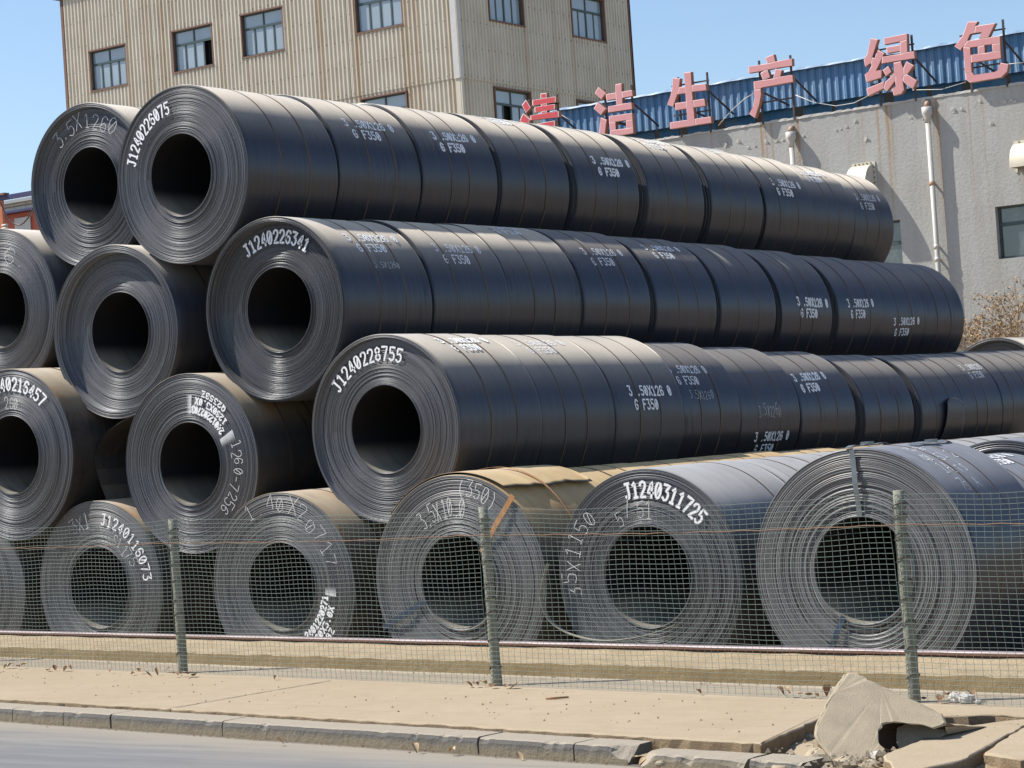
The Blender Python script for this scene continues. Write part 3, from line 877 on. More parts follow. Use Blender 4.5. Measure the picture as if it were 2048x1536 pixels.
# road in front of the kerb
tag(sheet('road', spread(-800, 800, -18, 4, .25), [-800, -100, -20, -5, 0, 3]+list(np.arange(5, 8.0, .12))+[8.12],
      lambda t, n: ZR+(.004*fbm(t*2, n*2, 3)-.003 if 5 < n < 8.3 else 0)-(.02 if n < 4 else 0), M['road']))
# yard floor behind the bank, out to the horizon
tag(sheet('yard_ground', [-900, -300, -100, -40, -20, 0, 20, 60, 200, 900], [12.5, 13, 14, 20, 40, 80, 200, 900],
      lambda t, n: -.01 if n < 13 else -.002, M['yard']))

# apron, step and crane-rail bank
RAILN, RAILZ = 10.75, .622
def bank_z(t, n):
    e = .05*fbm(t*1.3, .3, 1)+.03*fbm(t*5, .7, 2)
    f = fbm(t*7, n*9, 4)
    edge = 10.17+e*.5
    if n < 10.05: return ZS-.03
    if n < edge-.03: return ZS-.006+.003*f
    if n < edge+.05:
        u = (n-edge+.03)/.028
        return ZS-.006+(.066+.014*e)*min(1, max(0, u))**.7+.006*f
    if n < 10.62: return .566+.010*f*max(0, 1-(n-edge)*3)+.006*f+.004*fbm(t*20, n*20, 7)
    if n < 10.70: return .572+.006*f
    if n < 11.0: return .590+.008*fbm(t*4, n*6, 9)
    u = min(1, (n-11.0)/1.6)
    return .592*(1-u)-.012*u+.01*f*(1-u)
tsb = spread(-300, 300, -18, -2.5, .035)
nsb = [9.58]+list(np.arange(9.62, 10.05, .06))+list(np.arange(10.06, 10.34, .0175))+list(np.arange(10.36, 10.92, .03))+list(np.arange(10.95, 12.9, .12))
M['riser'] = mat_dirt('exposed_ochre_soil', (.235, .17, .085), (.285, .215, .115), (.18, .125, .06), scale=2.5, bump=1.0)
_b = sheet('yard_bank', tsb, nsb, bank_z, M['bank'])
_b.data.materials.append(M['riser'])
_nn = len(nsb)-1; _mi = []
for i in range(len(tsb)-1):
    e = .05*fbm(tsb[i]*1.3, .3, 1)+.03*fbm(tsb[i]*5, .7, 2); w = .05+.02*fbm(tsb[i]*3.1, 2.2, 6)
    for j in range(_nn):
        c = (nsb[j]+nsb[j+1])/2-(10.17+e*.5); _mi.append(1 if -.05-w*.5 < c < .02+w*.4 else 0)
_b.data.polygons.foreach_set('material_index', _mi)
tag(_b)
tag(sheet('apron', spread(-300, 300, -18, -2.5, .25), [9.575, 9.63, 9.75, 9.9, 10.02, 10.10], lambda t, n: ZS-.003+.002*fbm(t*3, n*5, 5), M['apron']))

# crane rail: shiny head, rust-brown web and foot
M['rail_head'] = simple('worn_rail_head', (.26, .215, .215), .55, .3, .15, 6)
M['rail_side'] = simple('rail_rust', (.16, .085, .06), .8, .1, .35, 18, bump=.3)
rail = thing('crane_rail', tn(-10, RAILN, RAILZ-.05), 'steel crane rail with polished head running along the dirt bank', 'rail')
prof = [(-.055, -.075), (.055, -.075), (.055, -.062), (.012, -.052), (.012, -.026), (.034, -.018), (.034, -.004), (-.034, -.004), (-.034, -.018), (-.012, -.026), (-.012, -.052), (-.055, -.062)]
mb = MB(); vs = []
for t in (-60, 40):
    vs += [tn(t, RAILN+a, RAILZ+b) for a, b in prof]
n = len(prof); mb.add(vs, [(i, (i+1) % n, n+(i+1) % n, n+i) for i in range(n)])
mb.obj('rail_web', M['rail_side'], rail)
mb = MB(); vs = []; hp_ = [(-.033, -.004), (-.030, .002), (-.02, .005), (.02, .005), (.030, .002), (.033, -.004)]
for t in (-60, 40): vs += [tn(t, RAILN+a, RAILZ+b) for a, b in hp_]
n = len(hp_); mb.add(vs, [(i, (i+1) % n, n+(i+1) % n, n+i) for i in range(n-1)], 0, True)
mb.obj('rail_head', M['rail_head'], rail)

# pavement slabs
pav = thing('pavement', tn(-9, 8.9, ZS), None, None, kind='structure')
def slab(poly, z, h=.10, tilt=None, seed=1, chip=True, mat=None):
    """poly in (t, n), anticlockwise; edges cut into short lengths and roughened"""
    rr = random.Random(seed); pts = []
    for i in range(len(poly)):
        a = poly[i]; b = poly[(i+1) % len(poly)]
        L = math.hypot(b[0]-a[0], b[1]-a[1]); m = max(1, int(L/.06)) if L < 14 else 30
        for k in range(m):
            f = k/m; j = .010 if chip and k else 0
            pts.append((a[0]+(b[0]-a[0])*f+rr.uniform(-j, j), a[1]+(b[1]-a[1])*f+rr.uniform(-j, j)))
    mb = MB()
    zf = tilt or (lambda t, n: 0)
    n = len(pts)
    top = [tn(t, q, z+zf(t, q)) for t, q in pts]
    cx = sum(p[0] for p in pts)/n; cy = sum(p[1] for p in pts)/n
    def shrink(p, k):
        d = math.hypot(p[0]-cx, p[1]-cy); return (p[0]+(cx-p[0])/d*k, p[1]+(cy-p[1])/d*k)
    inn = [tn(*shrink(p, .014), z+zf(*p)+.0) for p in pts]
    top = [tn(*p, z+zf(*p)-.006-rr.uniform(0, .006)) for p in pts]
    bot = [tn(*shrink(p, rr.uniform(-.01, .012)), z+zf(*p)-h) for p in pts]
    vs = inn+top+bot
    mb.add(vs, [tuple(range(n))], 0)
    mb.f += [(n+i, n+(i+1) % n, (i+1) % n, i) for i in range(n)]; mb.m += [0]*n; mb.sm += [True]*n
    mb.f += [(2*n+i, 2*n+(i+1) % n, n+(i+1) % n, n+i) for i in range(n)]; mb.m += [1]*n; mb.sm += [False]*n
    return mb.obj('slab', [mat or M['slab'], M['slab_edge']], pav)
N0, N1 = 8.245, 9.572
j1a = atZ(309, 1422, ZS); j1b = atZ(634, 1366, ZS)
def tnp(v): return (v.dot(EV), v.dot(NV))
ja, jb = tnp(j1a), tnp(j1b)
sk = (jb[0]-ja[0])/(jb[1]-ja[1])
jt = lambda n: ja[0]+(n-ja[1])*sk
g = .006
slab([(-60, N0), (-17.5, N0), (-17.5, N1), (-60, N1)], ZS, seed=2, chip=False)
slab([(-17.48, N0), (jt(N0)-g, N0), (jt(N1)-g, N1), (-17.48, N1)], ZS, seed=3)
br = [tnp(atZ(x, y, ZS)) for x, y in ((1500, 1492), (1520, 1487), (1578, 1463), (1632, 1440), (1690, 1420), (1790, 1425), (1880, 1432), (1990, 1428), (2060, 1420))]
slab([(jt(N0)+g, N0), (br[0][0], N0), br[1], br[2], br[3], br[4], br[5], br[6], br[7], (-3.0, 8.9), (-3.0, N1), (jt(N1)+g, N1)], ZS, seed=4)
slab([(-2.98, 8.2), (30, 8.2), (30, N1), (-2.98, N1)], ZS, seed=5, chip=False)
# broken, heaved corner at the right
hz = lambda *p: [tnp(atZ(x, y, ZS)) for x, y in p]
slab(hz((1766, 1506), (1893, 1453), (1985, 1441), (2050, 1434), (2056, 1444), (1960, 1496), (1935, 1512), (1840, 1534), (1790, 1534)), ZS-.008, seed=6)
slab(hz((1966, 1499), (2060, 1447), (2150, 1441), (2150, 1500), (2040, 1510)), ZS-.02, tilt=lambda t, n: .03*(n-8.2), seed=7)
slab(hz((1520, 1503), (1575, 1487), (1600, 1466), (1622, 1464), (1640, 1480), (1622, 1500), (1560, 1512)), ZS-.05, seed=9)
tag(sheet('broken_bed', list(np.arange(-7.2, -2.4, .05)), list(np.arange(8.10, 9.2, .05)), lambda t, n: ZS-.075+.018*fbm(t*6, n*6, 8)+.008*fbm(t*19, n*17, 3), M['bank']))

# kerb of single stones
kerb = thing('kerb', tn(-9, 8.08, ZR), None, None, kind='structure')
def kerb_stone(t0, t1, dn=0.0, dz=0.0, seed=1, yaw=0.0, roll=0.0, w=.20, chips=3, L0=0, L1=0):
    rr = random.Random(seed); m = max(6, int((t1-t0)/.025)); vs = []
    ch = [(rr.uniform(0, 1), rr.uniform(.015, .05), rr.uniform(.004, .014)) for _ in range(chips)]
    prof = [(0, -.13), (0, -.06), (0, -.024), (.006, -.005), (.018, 0), (.10, .0), (w-.012, 0), (w-.012, -.13)]
    for i in range(m+1):
        f = i/m; t = t0+(t1-t0)*f
        c = sum(d*max(0, 1-abs(f-p)*(t1-t0)/wd)**.6 for p, wd, d in ch)
        if L0: c += L0*max(0, 1-f*(t1-t0)/.10)
        if L1: c += L1*max(0, 1-(1-f)*(t1-t0)/.12)
        for k, (a, b) in enumerate(prof):
            nz_ = rr.uniform(-.0010, .0010)
            aa, bb = a+nz_, b+nz_
            if k == 2: bb -= c*1.1; aa += c*.1
            if k == 3: aa += c*.9; bb -= c*.8
            if k == 4: aa += c*1.4; bb -= c*.15
            tt = (f-.5)*(t1-t0)
            vs.append(tn(t+aa*math.sin(yaw), 8.04+dn+aa*math.cos(yaw)+tt*math.sin(yaw), ZS-.02+dz+bb+tt*math.sin(roll)))
    np_ = len(prof)
    fs = [(i*np_+k, (i+1)*np_+k, (i+1)*np_+k+1, i*np_+k+1) for i in range(m) for k in range(np_-1)]
    fs += [tuple(range(np_)), tuple(m*np_+k for k in range(np_))[::-1]]
    mb = MB(); mb.add(vs, fs, 0, False)
    return mb.obj('kerb_stone', M['kerb'], kerb)
KT = [-16.4, -15.34, -14.28, -13.24, -12.194, -11.637, -11.15, -10.083, -9.045, -8.019, -7.364]
for i in range(len(KT)-1):
    kerb_stone(KT[i]+.004, KT[i+1]-.005, dn=rng.uniform(-.006, .006), dz=rng.uniform(-.004, .003), seed=40+i, chips=rng.choice([3, 4, 5]))
kerb_stone(-7.361, -7.02, seed=60, chips=2, L1=.05)
kerb_stone(-6.92, -6.31, dn=-.03, dz=-.022, seed=61, yaw=.02, chips=3, L0=.04, L1=.02)
kerb_stone(-6.25, -5.96, dn=-.05, dz=-.015, seed=62, yaw=-.02, roll=-.01, chips=2)
kerb_stone(-5.38, -4.94, dn=-.03, dz=-.03, seed=63, yaw=-.10, roll=-.05, chips=2, L1=.03)
kerb_stone(-4.90, -4.1, dn=-.02, dz=-.02, seed=64, yaw=.03, chips=3)
for i, t in enumerate((-4.08, -3.05, -2.02, -1.0, 0.03, 1.05)): kerb_stone(t, t+1.02, seed=70+i)
for i in range(6): kerb_stone(-17.45-1.05*i, -16.41-1.05*i, seed=80+i)

# tilted broken piece of pavement
M['chunk'] = simple('broken_concrete', (.36, .30, .215), .95, 0, .32, 9, .2, bump=.3, bscale=160)
def plane_pt(x, y, P, nrm):
    d = ray(x, y); c = Vector((0, 0, CAMZ)); t = (P-c).dot(nrm)/d.dot(nrm); return c+d*t
cb = atZ(1700, 1527, ZR+.03)
cn = (Vector((-_fw.x, -_fw.y, 0)).normalized()*.72+Vector((0, 0, .69))+EV*-.10).normalized()
co_ = [(1687, 1349), (1700, 1346), (1712, 1347), (1724, 1352), (1735, 1359), (1778, 1378), (1821, 1398), (1856, 1414), (1885, 1429), (1893, 1447), (1869, 1458), (1840, 1450), (1792, 1446), (1766, 1450), (1757, 1462), (1758, 1490), (1770, 1501), (1766, 1512), (1722, 1525), (1696, 1532), (1671, 1528), (1648, 1500), (1628, 1472), (1631, 1450), (1639, 1431), (1655, 1402), (1670, 1374)]
pts = []
cr = random.Random(3)
for i in range(len(co_)):
    a = co_[i]; b = co_[(i+1) % len(co_)]
    for k in range(3):
        f = k/3; j = 1.6 if k else 0
        pts.append((a[0]+(b[0]-a[0])*f+cr.uniform(-j, j), a[1]+(b[1]-a[1])*f+cr.uniform(-j, j)))
face3 = [plane_pt(x, y, cb, cn) for x, y in pts]
ctr = sum(face3, Vector((0, 0, 0)))/len(face3)
mb = MB(); n = len(face3)
bev = [p+(ctr-p).normalized()*cr.uniform(.006, .016)+cn*cr.uniform(.004, .009) for p in face3]
mid = []; back = []
for (px, py), p in zip(pts, face3):
    deep = px > 1756 and py > 1440 and not (px > 1868 and py < 1452)
    dv = NV*.40+Vector((0, 0, -.06)) if deep else -cn*.085+NV*.02
    mid.append(p+dv*.3+(p-ctr).normalized()*cr.uniform(-.014, .008)); back.append(p+dv+(ctr-p).normalized()*cr.uniform(0, .02))
mb.add(bev+face3+mid+back, [tuple(range(n))[::-1]]+[(q*n+i, q*n+(i+1) % n, (q+1)*n+(i+1) % n, (q+1)*n+i) for q in range(3) for i in range(n)]+[tuple(3*n+i for i in range(n))], 0, False)
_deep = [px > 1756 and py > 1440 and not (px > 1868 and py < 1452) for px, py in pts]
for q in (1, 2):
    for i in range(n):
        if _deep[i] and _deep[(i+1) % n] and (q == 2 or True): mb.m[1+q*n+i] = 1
M['underside_shade'] = simple('shade_darkened_underside', (.045, .028, .018), 1.0, 0, .3, 20, .05)  # brown slab underside, darkened to near black to imitate the cavity's shade
o = mb.obj('concrete_slab_fragment', [M['chunk'], M['underside_shade']])
tag(o, 'large broken slab of concrete propped up on the pavement edge', 'rubble')

def rock(c, s, seed, mat, name, label, cat, group=None):
    rr = random.Random(seed); mb = MB(); vs = []; nu, nv = 9, 6
    for j in range(nv+1):
        ph = math.pi*j/nv
        for i in range(nu):
            th = 2*math.pi*i/nu; k = 1+rr.uniform(-.16, .16)
            vs.append(Vector(c)+Vector((s[0]*k*math.sin(ph)*math.cos(th), s[1]*k*math.sin(ph)*math.sin(th), s[2]*k*math.cos(ph))))
    fs = [(j*nu+i, (j+1)*nu+i, (j+1)*nu+(i+1) % nu, j*nu+(i+1) % nu) for j in range(nv) for i in range(nu)]
    mb.add(vs, fs, 0, False)
    return tag(mb.obj(name, mat), label, cat, group)
M['stone'] = simple('pale_stone', (.52, .49, .44), .9, 0, .2, 14, .2, bump=.5, bscale=60)
for i, (x, y, s) in enumerate(((1912, 1404, .038), (1934, 1405, .040), (1957, 1407, .016))):
    p = atZ(x, y, ZS)
    rock(p+Vector((0, 0, s*.5)), (s*1.15, s, s*.75), 20+i, M['stone'], 'stone', ['pale stone left of its twin by the fence foot', 'rounder pale stone right of its twin by the fence foot', 'tiny pale pebble right of the two stones'][i], 'stone', 'pale stones by the fence')
mb = MB(); q = [atZ(x, y, ZR+.02) for x, y in ((1722, 1522), (1752, 1532), (1770, 1512), (1740, 1507))]
q = [p+Vector((0, 0, .05+.02*(i in (2, 3)))) for i, p in enumerate(q)]
mb.prism(q, (0, 0, -.02)); tag(mb.obj('tile_fragment', M['stone']), 'pale tile fragment at the foot of the propped slab', 'rubble')
for i, (x, y, s) in enumerate(((1655, 1512, .05), (1640, 1522, .06), (1690, 1534, .05), (1745, 1536, .04), (1826, 1530, .045), (1775, 1520, .035), (1560, 1497, .03), (1615, 1478, .028), (1320, 1530, .022))):
    p = atZ(x, y, ZR+.03)
    rock(p+Vector((0, 0, s*.25)), (s*1.2, s, s*.7), 50+i, M['chunk'], 'rubble_lump', 'jagged lump of concrete '+['left of the tile fragment', 'below the kerb end by the propped slab', 'at the lower left corner of the propped slab', 'under the pale tile fragment', 'at the bottom edge right of the propped slab', 'between the propped slab and the tile', 'on the lowered bed behind the broken kerb', 'in the dark gap behind the broken kerb', 'at the broken kerb joint on the road'][i], 'rubble', 'lumps of concrete by the broken kerb')

bits = MB(); br_ = random.Random(31)
for i in range(260):
    x = br_.gauss(1740, 95); y = br_.gauss(1512, 14)
    p = atZ(x, y, ZR+.045+.03*br_.random()); s_ = abs(br_.gauss(0, .010))+.004
    vs = [p+Vector((s_*br_.uniform(.6, 1.2), 0, 0)), p+Vector((-s_*.5, s_*br_.uniform(.6, 1), 0)), p+Vector((-s_*.5, -s_*.9, 0)), p+Vector((0, 0, s_*br_.uniform(.6, 1.2))), p+Vector((s_*.3, s_*.2, s_*.8))]
    bits.add(vs, [(0, 1, 4), (1, 2, 3), (2, 0, 3), (0, 4, 3), (1, 3, 4)])
tag(bits.obj('rubble_crumbs', M['chunk']), 'concrete crumbs scattered round the broken kerb', 'rubble', kind='stuff')

# ---------------------------------------------------------------- wire fence
M['wire'] = simple('green_coated_wire', (.135, .175, .15), .5, .1, .2, 6)
M['wire_rust'] = simple('rusty_wire', (.22, .13, .075), .8, .1, .3, 20)
M['post'] = simple('weathered_post', (.235, .23, .18), .85, 0, .3, 16, .25, bump=.5, bscale=45)
M['tie'] = simple('tie_wire', (.09, .085, .07), .6, .2)
FN = 9.62
fence = thing('wire_mesh_fence', tn(-9.6, FN, ZS), 'green wire mesh fence on weathered posts between pavement and coil yard', 'fence')
PT = [-18.6, -15.55, -12.50, -9.435, -6.447, -3.42]
def post(t, lean=0.0, seed=0, top=1.558):
    rr = random.Random(seed); mb = MB(); pts = []; rad = []
    for i in range(12):
        f = i/11; z = ZS-.06+(top-ZS+.06)*f
        pts.append(tn(t+lean*f+rr.uniform(-.002, .002), FN+.035, z)); rad.append(.034-.004*f+rr.uniform(-.0015, .0015))
    mb.tube(pts, rad, 8, 0, True, True)
    o = mb.obj('post', M['post'], fence)
    for z in (.62, .78, .92, 1.02, 1.12, 1.24, 1.36, 1.44, 1.50):
        zz = z+rr.uniform(-.02, .02); ring = []; tm = MB()
        for k in range(11):
            a = 2*math.pi*k/10; ring.append(tn(t+lean*(zz-ZS)+.037*math.cos(a), FN+.035+.037*math.sin(a), zz+.02*math.cos(a+rr.uniform(0, 1))))
        tm.tube(ring, .0035, 4, 0, False); tm.obj('tie_wire', M['tie'], o)
for i, t in enumerate(PT): post(t, -.012 if i != 3 else -.02, 90+i, 1.565+.006*i)
def wob(t, z, bay):
    return (.006*math.sin(t*3.1+bay)+.006*math.sin(t*9+z*5+bay*2)+.004*math.sin(z*17+t*4),
            .006*math.sin(z*6+bay)+.004*math.sin(t*5.3+z*3+bay),
            .004*math.sin(t*4.1+bay)+.0025*math.sin(t*11+z*4)+.002*math.sin(t*2.3+z*11))
for bay in range(len(PT)-1):
    a, b = PT[bay]+.01, PT[bay+1]-.01
    mb = MB(); top = 1.572; z0 = ZS+.004
    sag = lambda t: -.022*math.sin(math.pi*(t-a)/(b-a))*(1.0 if bay % 2 else .4)
    nv = int((b-a)/.048)
    for i in range(nv+1):
        t = a+(b-a)*i/nv; pts = []
        for k in range(13):
            z = z0+(top+sag(t)-z0)*k/12; w = wob(t, z, bay); fz = min(1, (z-z0)*3)
            pts.append(tn(t+w[1]*fz*.8-.035*(z-ZS), FN+w[0]*fz-.006, z))
        mb.tube(pts, .0013, 3, 0, False, False)
    nh = 38
    for j in range(nh+1):
        pts = []; m = 40
        for k in range(m+1):
            t = a+(b-a)*k/m; z = z0+.01+(top+sag(t)-z0-.012)*j/nh; w = wob(t, z, bay); fz = min(1, (z-z0)*3)
            pts.append(tn(t+w[1]*fz*.8-.035*(z-ZS), FN+w[0]*fz-.006, z+w[2]*fz))
        mb.tube(pts, .0013, 3, 0, False, False)
    tag(mb.obj('wire_mesh', M['wire'], fence), kind='stuff')
    m2 = MB(); pts = []
    for k in range(31):
        t = PT[bay]+(PT[bay+1]-PT[bay])*k/30; pts.append(tn(t, FN-.012, 1.415-.015*math.sin(math.pi*k/30)+.003*math.sin(k*2.3)))
    m2.tube(pts, .0026, 4, 0, False); m2.obj('strand_wire', M['wire_rust'], fence)

# dry leaves along the fence foot, twig on the pavement
M['leaf'] = simple('dry_leaf', (.24, .125, .06), .8, 0, .4, 18)
M['leaf_pale'] = simple('pale_dry_leaf', (.42, .30, .17), .8, 0, .35, 18)
def leaf(p, s, seed, mat, label, group):
    rr = random.Random(seed); yaw = rr.uniform(0, 6.28); mb = MB(); vs = []
    tl = rr.uniform(.1, .9); cu = rr.uniform(.4, 1.3)
    for i in range(6):
        f = i/5; w = s*.42*math.sin(math.pi*min(1, f*.92+.06)); x = s*(f-.5)
        for k in (-1, -.4, .4, 1):
            y = w*k; z = abs(k)**1.5*w*cu+s*.22*math.sin(f*3+seed)+s*f*tl
            vs.append(p+Vector((x*math.cos(yaw)-y*math.sin(yaw), x*math.sin(yaw)+y*math.cos(yaw), z+s*.10+.002)))
    fs = [(i*4+k, (i+1)*4+k, (i+1)*4+k+1, i*4+k+1) for i in range(5) for k in range(3)]
    mb.add(vs, fs, 0, True)
    return tag(mb.obj('dry_leaf', mat), label, 'leaf', group)
LEAF = [(12, 1337), (22, 1336), (36, 1338), (48, 1336), (96, 1342), (110, 1341), (132, 1342), (140, 1340), (222, 1347), (266, 1350), (280, 1347), (298, 1353), (315, 1350), (337, 1343), (352, 1354), (366, 1353), (376, 1354), (388, 1353),
        (552, 1359), (938, 1374), (952, 1374), (968, 1372), (985, 1376), (1012, 1376), (1028, 1376), (1398, 1388), (1562, 1392), (1576, 1393), (1602, 1394), (1618, 1393), (1634, 1394), (1655, 1393), (1882, 1404), (1895, 1402), (1945, 1402), (1848, 1402)]
for i, (x, y) in enumerate(LEAF):
    z = ZS+.004
    leaf(atZ(x, y, z), rng.uniform(.03, .062), 200+i, M['leaf'] if i % 3 else M['leaf_pale'], 'curled dry brown leaf caught along the foot of the wire fence', 'dry leaves along the fence')
for i, (x, y) in enumerate(((812, 1503), (832, 1506), (905, 1510), (1270, 1527), (1245, 1524), (1288, 1530), (1040, 1519), (560, 1490), (1560, 1483), (1553, 1479))):
    leaf(atZ(x, y, ZR+.002), rng.uniform(.03, .055), 300+i, M['leaf_pale'], 'pale scrap of dry leaf lying against the kerb foot on the road', 'leaf scraps along the kerb')
mb = MB(); mb.tube([atZ(1092, 1397, ZS+.008), atZ(1110, 1396, ZS+.010), atZ(1137, 1394, ZS+.008)], [.006, .007, .005], 6)
tag(mb.obj('twig', M['leaf']), 'short brown twig lying on the pavement', 'twig')
grit = MB(); gr = random.Random(9)
for i in range(700):
    if i < 330: p = tn(gr.uniform(-15.5, -6.3), 8.03-abs(gr.gauss(0, .022)), ZR+.001)
    elif i < 520: p = tn(gr.uniform(-16, -5), gr.uniform(8.4, 9.5), ZS+.001)
    else: p = tn(gr.uniform(-16, -4.5), gr.gauss(10.04, .035), ZS+.001)
    s = gr.uniform(.003, .009); vs = [p+Vector((gr.uniform(-s, s), gr.uniform(-s, s), gr.uniform(0, s))) for _ in range(4)]
    vs = [p+Vector((s, 0, 0)), p+Vector((-s*.6, s*.8, 0)), p+Vector((-s*.5, -s*.9, 0)), p+Vector((0, 0, s*1.1))]
    grit.add(vs, [(0, 1, 3), (1, 2, 3), (2, 0, 3), (0, 2, 1)])
tag(grit.obj('grit', M['slab_edge']), 'loose grit scattered along kerb and pavement', 'grit', kind='stuff')
# ---------------------------------------------------------------- grey rendered hall with blue sheet parapet
YW = 47.0
def mat_plaster():
    k = NT('grey_render'); co = k.coord(); x, y, z = k.sep(co)
    n1 = k.noise(co, .5, 6, .6); n2 = k.noise(k.mapping(co, (3.2, 3.2, .35)), 1.0, 6, .65); n3 = k.noise(co, 14, 5, .65)
    col = k.mix(k.ramp(n1, [(.35, 0.0), (.7, 1.0)]), (.395, .39, .37), (.455, .45, .425))
    col = k.mix(k.math('MULTIPLY', k.ramp(n2, [(.42, 0.0), (.72, 1.0)]), .5), col, (.31, .285, .235))
    col = k.mix(k.math('MULTIPLY', k.ramp(n3, [(.35, 1.0), (.55, 0.0)]), .3), col, (.285, .28, .27))
    # rust runs below the feet of the sign posts
    xs = k.math('ADD', x, k.math('MULTIPLY', k.math('SUBTRACT', k.noise(k.mapping(co, (0, 0, 1.1)), 1.0, 3, .6), .5), .10))
    st = k.stripes(xs, [(-25.62, .05, 1.0), (-25.50, .035, .8), (-25.34, .05, .55), (-24.63, .06, .9), (-22.55, .045, .8), (-22.31, .06, .9), (-22.2, .03, .5), (-21.06, .07, .95), (-20.28, .03, .6), (-19.95, .05, .4), (-27.0, .05, .5), (-22.95, .04, .35)])
    fz = k.n('MapRange'); k.l(z, fz.inputs[0]); fz.inputs[1].default_value = 5.6; fz.inputs[2].default_value = 9.1
    run = k.math('MULTIPLY', k.math('MULTIPLY', st, k.math('ADD', .05, fz.outputs[0])), k.ramp(n2, [(.25, .55), (.6, 1.0)]), clamp=True)
    col = k.mix(run, col, (.36, .185, .06))
    k.set(Base_Color=col, Roughness=.95)
    k.b.inputs['Specular IOR Level'].default_value = .15
    k.bump(k.math('ADD', n3, k.math('MULTIPLY', n1, 2.0)), .35, .03)
    return k.m
M['render'] = mat_plaster()
M['coping'] = simple('coping_concrete', (.47, .455, .42), .95, 0, .2, 5, .15, bump=.4, bscale=30)
hall = thing('concrete_hall', (-25, YW, 0), 'grey rendered industrial hall with rust runs under a blue sheet parapet', 'building')
XL, XR, ZT = -33.0, -8.0, 9.06
wins = [(-24.1, -22.17, 4.85, 6.372), (-19.83, -17.88, 5.215, 6.394)]
def wall_grid(mb, xs, zs, holes, y, mi=0):
    for i in range(len(xs)-1):
        for j in range(len(zs)-1):
            cx, cz = (xs[i]+xs[i+1])/2, (zs[j]+zs[j+1])/2
            if any(a < cx < b and c < cz < d for a, b, c, d in holes): continue
            mb.add([(xs[i], y, zs[j]), (xs[i+1], y, zs[j]), (xs[i+1], y, zs[j+1]), (xs[i], y, zs[j+1])], [(0, 1, 2, 3)], mi)
mb = MB()
xs = sorted(set([XL, XR]+[w[0] for w in wins]+[w[1] for w in wins])); zs = sorted(set([-.05, ZT]+[w[2] for w in wins]+[w[3] for w in wins]))
wall_grid(mb, xs, zs, wins, YW)
for a, b, c, d in wins:
    mb.add([(a, YW, c), (a, YW+.22, c), (a, YW+.22, d), (a, YW, d)], [(0, 1, 2, 3)])
    mb.add([(b, YW, c), (b, YW+.22, c), (b, YW+.22, d), (b, YW, d)], [(3, 2, 1, 0)])
    mb.add([(a, YW, d), (b, YW, d), (b, YW+.22, d), (a, YW+.22, d)], [(0, 1, 2, 3)])
    mb.add([(a, YW, c), (b, YW, c), (b, YW+.22, c), (a, YW+.22, c)], [(3, 2, 1, 0)])
mb.add([(XL, YW, -.05), (XL, YW+14, -.05), (XL, YW+14, ZT), (XL, YW, ZT)], [(0, 1, 2, 3)])
mb.add([(XR, YW, -.05), (XR, YW+14, -.05), (XR, YW+14, ZT), (XR, YW, ZT)], [(3, 2, 1, 0)])
mb.add([(XL, YW+14, -.05), (XR, YW+14, -.05), (XR, YW+14, ZT), (XL, YW+14, ZT)], [(3, 2, 1, 0)])
mb.add([(XL, YW+.3, -.05), (XR, YW+.3, -.05), (XR, YW+.3, ZT), (XL, YW+.3, ZT)], [(3, 2, 1, 0)])
mb.obj('wall', M['render'], hall)
# uneven coping along the wall head
mb = MB(); cr = random.Random(4); vs = []; N = 260
for i in range(N+1):
    x = XL+(XR-XL)*i/N; j = cr.uniform(-.012, .018)
    vs += [(x, YW-.02+cr.uniform(-.008, .008), ZT-.02), (x, YW-.015, ZT+.03+j), (x, YW+.30, ZT+.03+j*.5), (x, YW+.30, ZT-.02)]
mb.add(vs, [(4*i+k, 4*i+4+k, 4*i+4+(k+1) % 4, 4*i+(k+1) % 4) for i in range(N) for k in range(4)])
mb.obj('coping', M['coping'], hall)
# spalled flakes standing off the render
chips = [(1438, 288), (1452, 290), (1476, 284), (1497, 296), (1510, 292), (1532, 284), (1553, 282), (1566, 280), (1607, 272), (1672, 261), (1682, 258), (1693, 254), (1710, 243), (1732, 279), (1846, 201), (1868, 219), (1862, 222), (1906, 221), (1924, 219), (1884, 193), (1822, 236), (1846, 238), (1982, 247), (2010, 203), (2023, 200), (2030, 203), (1980, 208), (1960, 203)]
for i, (x, y) in enumerate(chips):
    p = atY(x, y, YW); s = cr.uniform(.03, .075); mb = MB(); vs = []
    n = 7
    for k in range(n):
        a = 6.283*k/n; r_ = s*cr.uniform(.6, 1.3); vs.append(p+Vector((r_*math.cos(a), -.005-.024*max(0, math.sin(a+1))*s/.06, r_*.8*math.sin(a))))
    mb.prism(vs, (0, .012, 0)); mb.obj('render_flake', M['coping'], hall)
M['alu'] = simple('dark_green_frame', (.055, .085, .085), .5, .1, .2)
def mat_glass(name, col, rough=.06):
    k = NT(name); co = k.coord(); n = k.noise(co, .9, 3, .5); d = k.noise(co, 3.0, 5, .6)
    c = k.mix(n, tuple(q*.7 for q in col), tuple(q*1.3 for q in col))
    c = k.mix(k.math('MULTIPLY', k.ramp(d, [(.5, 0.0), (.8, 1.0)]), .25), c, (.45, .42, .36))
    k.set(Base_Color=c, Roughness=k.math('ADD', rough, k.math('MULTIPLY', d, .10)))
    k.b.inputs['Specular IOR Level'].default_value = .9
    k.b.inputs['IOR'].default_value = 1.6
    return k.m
M['glass'] = mat_glass('sky_tinted_dusty_glass', (.30, .36, .40))  # reflected sky put into the base colour as pale blue, under some dust
M['glass_dark'] = mat_glass('dark_window_glass', (.055, .075, .085))
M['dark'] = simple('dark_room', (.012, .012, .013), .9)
M['trim'] = simple('rust_brown_trim', (.20, .115, .085), .75, .1, .3, 9)

